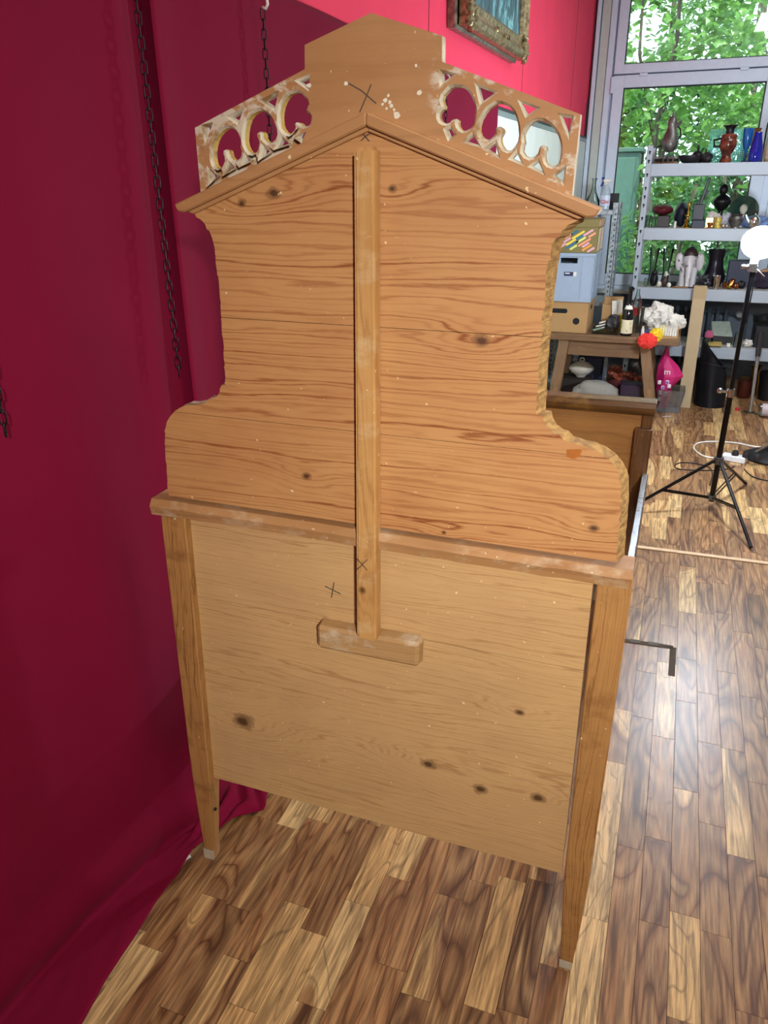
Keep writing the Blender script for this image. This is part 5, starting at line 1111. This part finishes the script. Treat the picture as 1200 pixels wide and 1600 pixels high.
# cardboard tube leaning on the shelf edge
f0 = on_z(1068, 637); f1 = on_y(1095, 446, 6.27)
t = thing('long_carton', 'tall narrow cardboard carton leaning upright against the shelving', 'carton', (f0.x, f0.y, 0))
b = MB(); d = f1-f0; hh = .035; wv = .045
b.hexa([(-wv, 0, 0), (wv, 0, 0), (wv, .07, .0), (-wv, .07, .0), (d.x-wv, d.y-.07, d.z), (d.x+wv, d.y-.07, d.z), (d.x+wv, d.y, d.z), (d.x-wv, d.y, d.z)])
cl_ = plain('pale_cardboard', '#b5a07e', .85, var=.05, scale=9); b.build('carton_body', cl_, t, bevel=.003)
b = MB(); kz_ = .90
b.hexa([(d.x*kz_-wv-.001, (d.y-.07)*kz_-.001, d.z*kz_), (d.x*kz_+wv+.001, (d.y-.07)*kz_-.001, d.z*kz_), (d.x*kz_+wv+.001, (d.y-.07)*kz_+.0, d.z*kz_), (d.x*kz_-wv-.001, (d.y-.07)*kz_, d.z*kz_)]+[(d.x-wv-.001, d.y-.071, d.z+.001), (d.x+wv+.001, d.y-.071, d.z+.001), (d.x+wv+.001, d.y-.07, d.z+.001), (d.x-wv-.001, d.y-.07, d.z+.001)])
b.build('end_flap', plain('carton_flap', '#a9936f', .85, var=.05, scale=9), t)
# coal scuttle
s0 = on_z(1104, 637); rs = .112
t = thing('coal_scuttle', 'black metal coal scuttle with a slanting mouth standing by the carton', 'scuttle', (s0.x+.02, s0.y+rs*.9, 0), .0)
n_ = 28; vs = []; zl = on_y(1094, 528, s0.y+.1).z; zrr = on_y(1127, 576, s0.y+.1).z
for ring_ in range(2):
    for lay in range(6):
        for k in range(n_):
            a = 2*math.pi*k/n_; u_ = (math.cos(a)+1)/2; top = zrr+(zl-zrr)*(1-u_)**1.25; r_ = rs-(.004 if ring_ else 0); fl = lay/5
            vs.append((r_*math.cos(a)*(1-.10*fl)-.02*fl, r_*math.sin(a)*(1-.10*fl), top*fl+(.004 if ring_ and lay == 0 else 0)))
fs = []
for ring_ in range(2):
    for lay in range(5): fs += [(ring_*6*n_+lay*n_+k, ring_*6*n_+lay*n_+(k+1) % n_, ring_*6*n_+(lay+1)*n_+(k+1) % n_, ring_*6*n_+(lay+1)*n_+k) for k in range(n_)]
fs += [(5*n_+k, 5*n_+(k+1) % n_, 11*n_+(k+1) % n_, 11*n_+k) for k in range(n_)]+[tuple(range(n_)), tuple(6*n_+k for k in range(n_))]
scm = plain('scuttle_black', '#191d24', .32, .5, var=.25, scale=8); b = MB(); b.add(vs, fs); b.build('scuttle_body', scm, t, smooth=True)
b = MB(); zz = .30; b.tube([(rs*1.0*math.cos(a)-.01, rs*1.0*math.sin(a), zz+.03*math.cos(a+2.2)) for a in (math.pi*1.05+math.pi*.9*i/12 for i in range(13))], .004, 6); b.build('handle', black, t, smooth=True)

# things on the floor below the low shelf
one('copper_pot', 'dark red copper pot under the low shelf beside the lamp stand', 'pot', 1160, 632, 6.45, 0, lambda b, kx, kz: b.lathe([(9*kx, 0), (11*kx, 3*kz), (11.5*kx, 24*kz), (12*kx, 26*kz), (11*kx, 26*kz), (10*kx, 4*kz), (.2*kx, 4*kz)], (0, .06, 0), 18), plain('dark_copper', '#5c2a20', .4, .5), smooth=True)
P = at(1172, 632, 6.60, 0)
lat('brass_pan', 'brass vessel behind the copper pot under the low shelf', 'pan', 1172, 632, 6.64, 0, [(8, 0), (9, 20), (6, 34), (9, 44), (8.4, 44), (6, 36)], brass)
lat('black_bucket', 'black bucket under the right of the low shelf', 'bucket', 1196, 636, 6.50, 0, [(15, 0), (19, 42), (18, 42), (14, 3), (.3, 3)], black)
pb = on_z(1172, 646); pt_ = on_y(1189, 520, 6.30)
t = thing('floor_rod', 'thin grey metal rod with black grip leaning on the low shelf', 'rod', (pb.x, pb.y, 0))
d = pt_-pb; MB().tube([(0, 0, .01), tuple(d*.15+Vector((0, 0, .01))), tuple(d*.72)], [.010, .011, .013], 8).build('shaft', plain('grey_metal_rod', '#86827c', .4, .5), t, smooth=True)
MB().tube([tuple(d*.70), tuple(d*.78), tuple(d)], [.017, .02, .018], 8).build('grip', darkleather, t, smooth=True)
b = MB()
for k in range(14): b.blob((rnd.uniform(-.05, .05), rnd.uniform(-.03, .03), .008), (.012, .010, .009), .4, 3, 1, k, flat=-.008)
b.build('crumpled_wrap', clear, t)['kind'] = 'stuff'
jp = on_z(1192, 652); t = thing('glass_jar', 'glass jar with a pale label lying on the floor at the right edge', 'jar', (jp.x+.03, jp.y+.03, .047))
tfj = lambda q: Vector((q.z, q.y, q.x)); MB().lathe([(.046, -.06), (.046, .05), (.036, .06), (.036, .075)], (0, 0, 0), 18, tf=tfj).build('body', clear, t, smooth=True)
MB().lathe([(.0466, -.045), (.0466, .03)], (0, 0, 0), 18, tf=tfj).build('label', plain('jar_label', '#c4b6b8', .6), t, smooth=True)
lat('red_cap', 'small red bottle cap on the floor before the copper pot', 'cap', 1152, 641, on_z(1152, 641).y, 0, [(4, 0), (4, 3), (3, 4), (.3, 4)], plain('red_plastic', '#b3262c', .4))
sp_ = on_z(1206, 716); t = thing('black_floor_stand', 'black floor stand with a wide round foot at the right edge', 'stand', (sp_.x, sp_.y, 0))
MB().lathe([(.165, 0), (.165, .012), (.12, .035), (.05, .05), (.035, .08)], (0, 0, 0), 30).build('foot', plain('black_painted_metal', '#111418', .4), t, smooth=True)
MB().lathe([(.034, .08), (.026, .2), (.03, .45), (.024, .62), (.03, .64), (.03, .70)], (0, 0, 0), 16).build('column', plain('dark_turned_wood', '#2a201a', .4), t, smooth=True)
MB().tube([(-.10, -.02, .034), (-.03, -.03, .10), (-.025, -.01, .18)], .008, 6).build('strap', plain('brown_strap', '#6a5a4c', .7), t, smooth=True)

# ================================================================== STUDIO LAMP ON ITS STAND
blk = plain('stand_black', '#101216', .25, .4, var=.1); chrome = plain('chrome', '#c4c8cc', .15, 1.0)
LB = Vector((.311, 4.0, 0)); ls = thing('lamp_stand', 'black tripod light stand with a glowing bulb, right of the bed', 'lamp', LB)
ztop = 1.19; x1 = .315-.311
def pole(z): return (x1*z/1.2, 0, z)
MB().tube([pole(.045), pole(.62)], .014, 12).build('lower_pole', blk, ls, smooth=True)
MB().tube([pole(.60), pole(ztop)], .0105, 12).build('upper_pole', blk, ls, smooth=True)
b = MB(); b.tube([pole(.595), pole(.635)], .019, 12); b.tube([(x1*.5, 0, .615), (x1*.5-.045, -.02, .625)], .006, 8); b.blob((x1*.5-.05, -.022, .627), (.014, .010, .014), 0, 1, 2); b.build('collar', chrome, ls, smooth=True)
b = MB(); b.tube([pole(.25), pole(.285)], .024, 12); b.build('leg_collar', plain('grey_metal', '#6d7278', .3, .7), ls, smooth=True)
b = MB(); b.tube([pole(.055), pole(.08)], .021, 12); b.build('brace_collar', plain('grey_metal', '#6d7278', .3, .7), ls, smooth=True)
ft = on_z(1173, 858)-LB; R0 = Vector((ft.x, ft.y, 0)).length; a0_ = math.atan2(ft.y, ft.x)
for k in range(3):
    a = (a0_, R(207), R(66))[k]; dv = Vector((math.cos(a), math.sin(a), 0)); top = Vector(pole(.265))+dv*.024
    e = dv*R0+Vector((0, 0, .009)); l = MB().tube([tuple(top), tuple(top+(e-top)*.97)], .0085, 8).build('leg', blk, ls, smooth=True)
    MB().tube([tuple(top+(e-top)*.95), tuple(e)], [.0095, .0088], 8).build('rubber_foot', plain('rubber_foot', '#191919', .8), l, smooth=True)
    mid = top+(e-top)*.56; s0_ = Vector(pole(.067))+dv*.02
    b = MB(); sd = Vector((-dv.y, dv.x, 0))*.008
    b.beam(s0_+sd, mid+sd, .003, .010); b.beam(s0_-sd, mid-sd, .003, .010); b.build('brace', blk, ls)
# head: clamp, socket, bulb
hp = Vector(pole(ztop)); bc = on_y(1189, 379, 4.0)-LB
b = MB(); b.box(hp.x-.018, hp.x+.018, -.018, .018, ztop-.01, ztop+.03); b.tube([(hp.x-.05, -.01, ztop+.012), (hp.x+.02, 0, ztop+.012)], .010, 8); b.tube([(hp.x+.02, 0, ztop), (hp.x+.055, -.01, ztop-.03)], .004, 6); b.build('clamp', chrome, ls, bevel=.002)
b = MB(); b.tube([(hp.x, 0, ztop+.03), (hp.x+.004, 0, ztop+.055), tuple(bc*.25+Vector((hp.x+.004, 0, ztop+.055))*.75+Vector((0, 0, -.01)))], [.016, .02, .022], 12); b.build('socket', plain('socket_white', '#c9d2d8', .4), ls, smooth=True)
b = MB(); b.tube([(hp.x+.012, 0, ztop), (hp.x+.014, -.012, ztop-.10), (x1*.85+.012, -.014, .95)], .003, 6); b.build('lamp_cable', blk, ls, smooth=True)
n = NT('bulb_glow'); n.b.inputs['Base Color'].default_value = (1, 1, 1, 1); n.b.inputs['Emission Color'].default_value = (.80, .90, 1, 1); n.b.inputs['Emission Strength'].default_value = BULB
b = MB(); b.blob(tuple(bc), (.082, .070, .070), 0, 1, 4); b.build('bulb', n.m, ls, smooth='all')

# power strip, cables, floor details
qs = [on_z(*p) for p in ((1129, 709), (1167, 717), (1163, 731), (1127, 725))]
o_ = (qs[0]+qs[1]+qs[2]+qs[3])/4; ux = ((qs[1]+qs[2])-(qs[0]+qs[3])); Ls = ux.length/2; ang = math.atan2(ux.y, ux.x)
t = thing('power_strip', 'white power strip with three plugs on the floor behind the lamp stand', 'power strip', (o_.x, o_.y, 0), ang)
MB().box(-Ls/2, Ls/2, -.030, .030, 0, .038).build('strip_body', plain('white_plastic', '#dcdfe2', .35), t, bevel=.005)
for k in range(3):
    b = MB(); b.lathe([(.021, .038), (.021, .05), (.014, .068), (.010, .07)], (-Ls/2+.07+k*.062, 0, 0), 14); b.build('plug', darkleather, t, smooth=True)
def cable(name, label, pts, r, mt, z=.006):
    P = [on_z(*p, z) for p in pts]; cu = []
    for i in range(len(P)-1):
        p0_, p1_, p2_, p3_ = P[max(i-1, 0)], P[i], P[i+1], P[min(i+2, len(P)-1)]
        for j in range(6):
            s = j/6; cu.append(.5*((2*p1_)+(p2_-p0_)*s+(2*p0_-5*p1_+4*p2_-p3_)*s*s+(3*p1_-p0_-3*p2_+p3_)*s**3))
    b = MB(); b.tube(cu+[P[-1]], r, 6); tag(b.build(name, mt, None, smooth='all'), label, 'cable')
cable('power_cable', 'white cable looping on the floor from the power strip', ((1126, 716), (1104, 714), (1090, 707), (1084, 699), (1092, 692), (1115, 690), (1150, 692), (1180, 698), (1215, 701)), .0055, paper)
cable('thin_cable', 'thin black cable loop on the floor left of the lamp stand', ((1148, 729), (1130, 734), (1108, 735), (1075, 734), (1058, 732), (1055, 727), (1064, 723), (1085, 724), (1108, 730), (1113, 742), (1109, 758)), .0035, plain('black_cable', '#141416', .5), .004)
cable('thin_cable', 'thin black cable running off to the right of the power strip', ((1163, 733), (1172, 742), (1185, 748), (1215, 754)), .0035, plain('black_cable', '#141416', .5), .004)
a, c = on_z(1010, 857), on_z(1200, 881); d = (c-a)/(c.x-a.x)
b = MB(); s_, e_ = a+d*(-.98-a.x), a+d*(3.88-a.x); b.beam(s_+Vector((0, 0, .003)), e_+Vector((0, 0, .003)), .026, .006)
struct(b.build('trim_3', plain('pale_threshold', '#cfb491', .5, var=.1), bevel=.002))
hz = [on_z(*p) for p in ((975, 1001), (1052, 1012), (1049, 1056))]
t = thing('floor_hatch', 'recessed metal edge of a floor hatch right of the headboard', 'hatch', (hz[1].x, hz[1].y, 0))
gm = plain('hatch_metal', '#574e44', .85, 0, spec=.1); q = [p-Vector((hz[1].x, hz[1].y, 0)) for p in hz]
MB().beam(q[0]+Vector((0, 0, .0008)), q[1]+Vector((0, 0, .0008)), .024, .0016).build('edge_strip', gm, t)
MB().beam(q[1]+Vector((0, 0, .0008)), q[2]+Vector((0, 0, .0008)), .022, .0016).build('edge_strip', gm, t)
for k in (.22, .6): 
    p = q[0]+(q[1]-q[0])*k; MB().beam(p+Vector((-.018, 0, .0025)), p+Vector((.018, .004, .0025)), .022, .003).build('hinge', plain('hinge_grey', '#6a645c', .8, 0, spec=.1), t)
for k, (px, py, L_, an, lab) in enumerate(((1042, 651, .07, .5, 'white paper sliver on the floor right of the footboard'), (289, 1343, .03, 1.0, 'white thread scrap on the floor by the left headboard foot'), (1060, 792, .02, .3, 'tiny white scrap on the floor left of the tripod'))):
    P = on_z(px, py); tag(MB().beam((-L_/2*math.cos(an), -L_/2*math.sin(an), .001), (L_/2*math.cos(an), L_/2*math.sin(an), .003), .010, .0015).build('paper_scrap', paper, None, (P.x, P.y, 0)), lab, 'scrap', 'scraps on the floor')
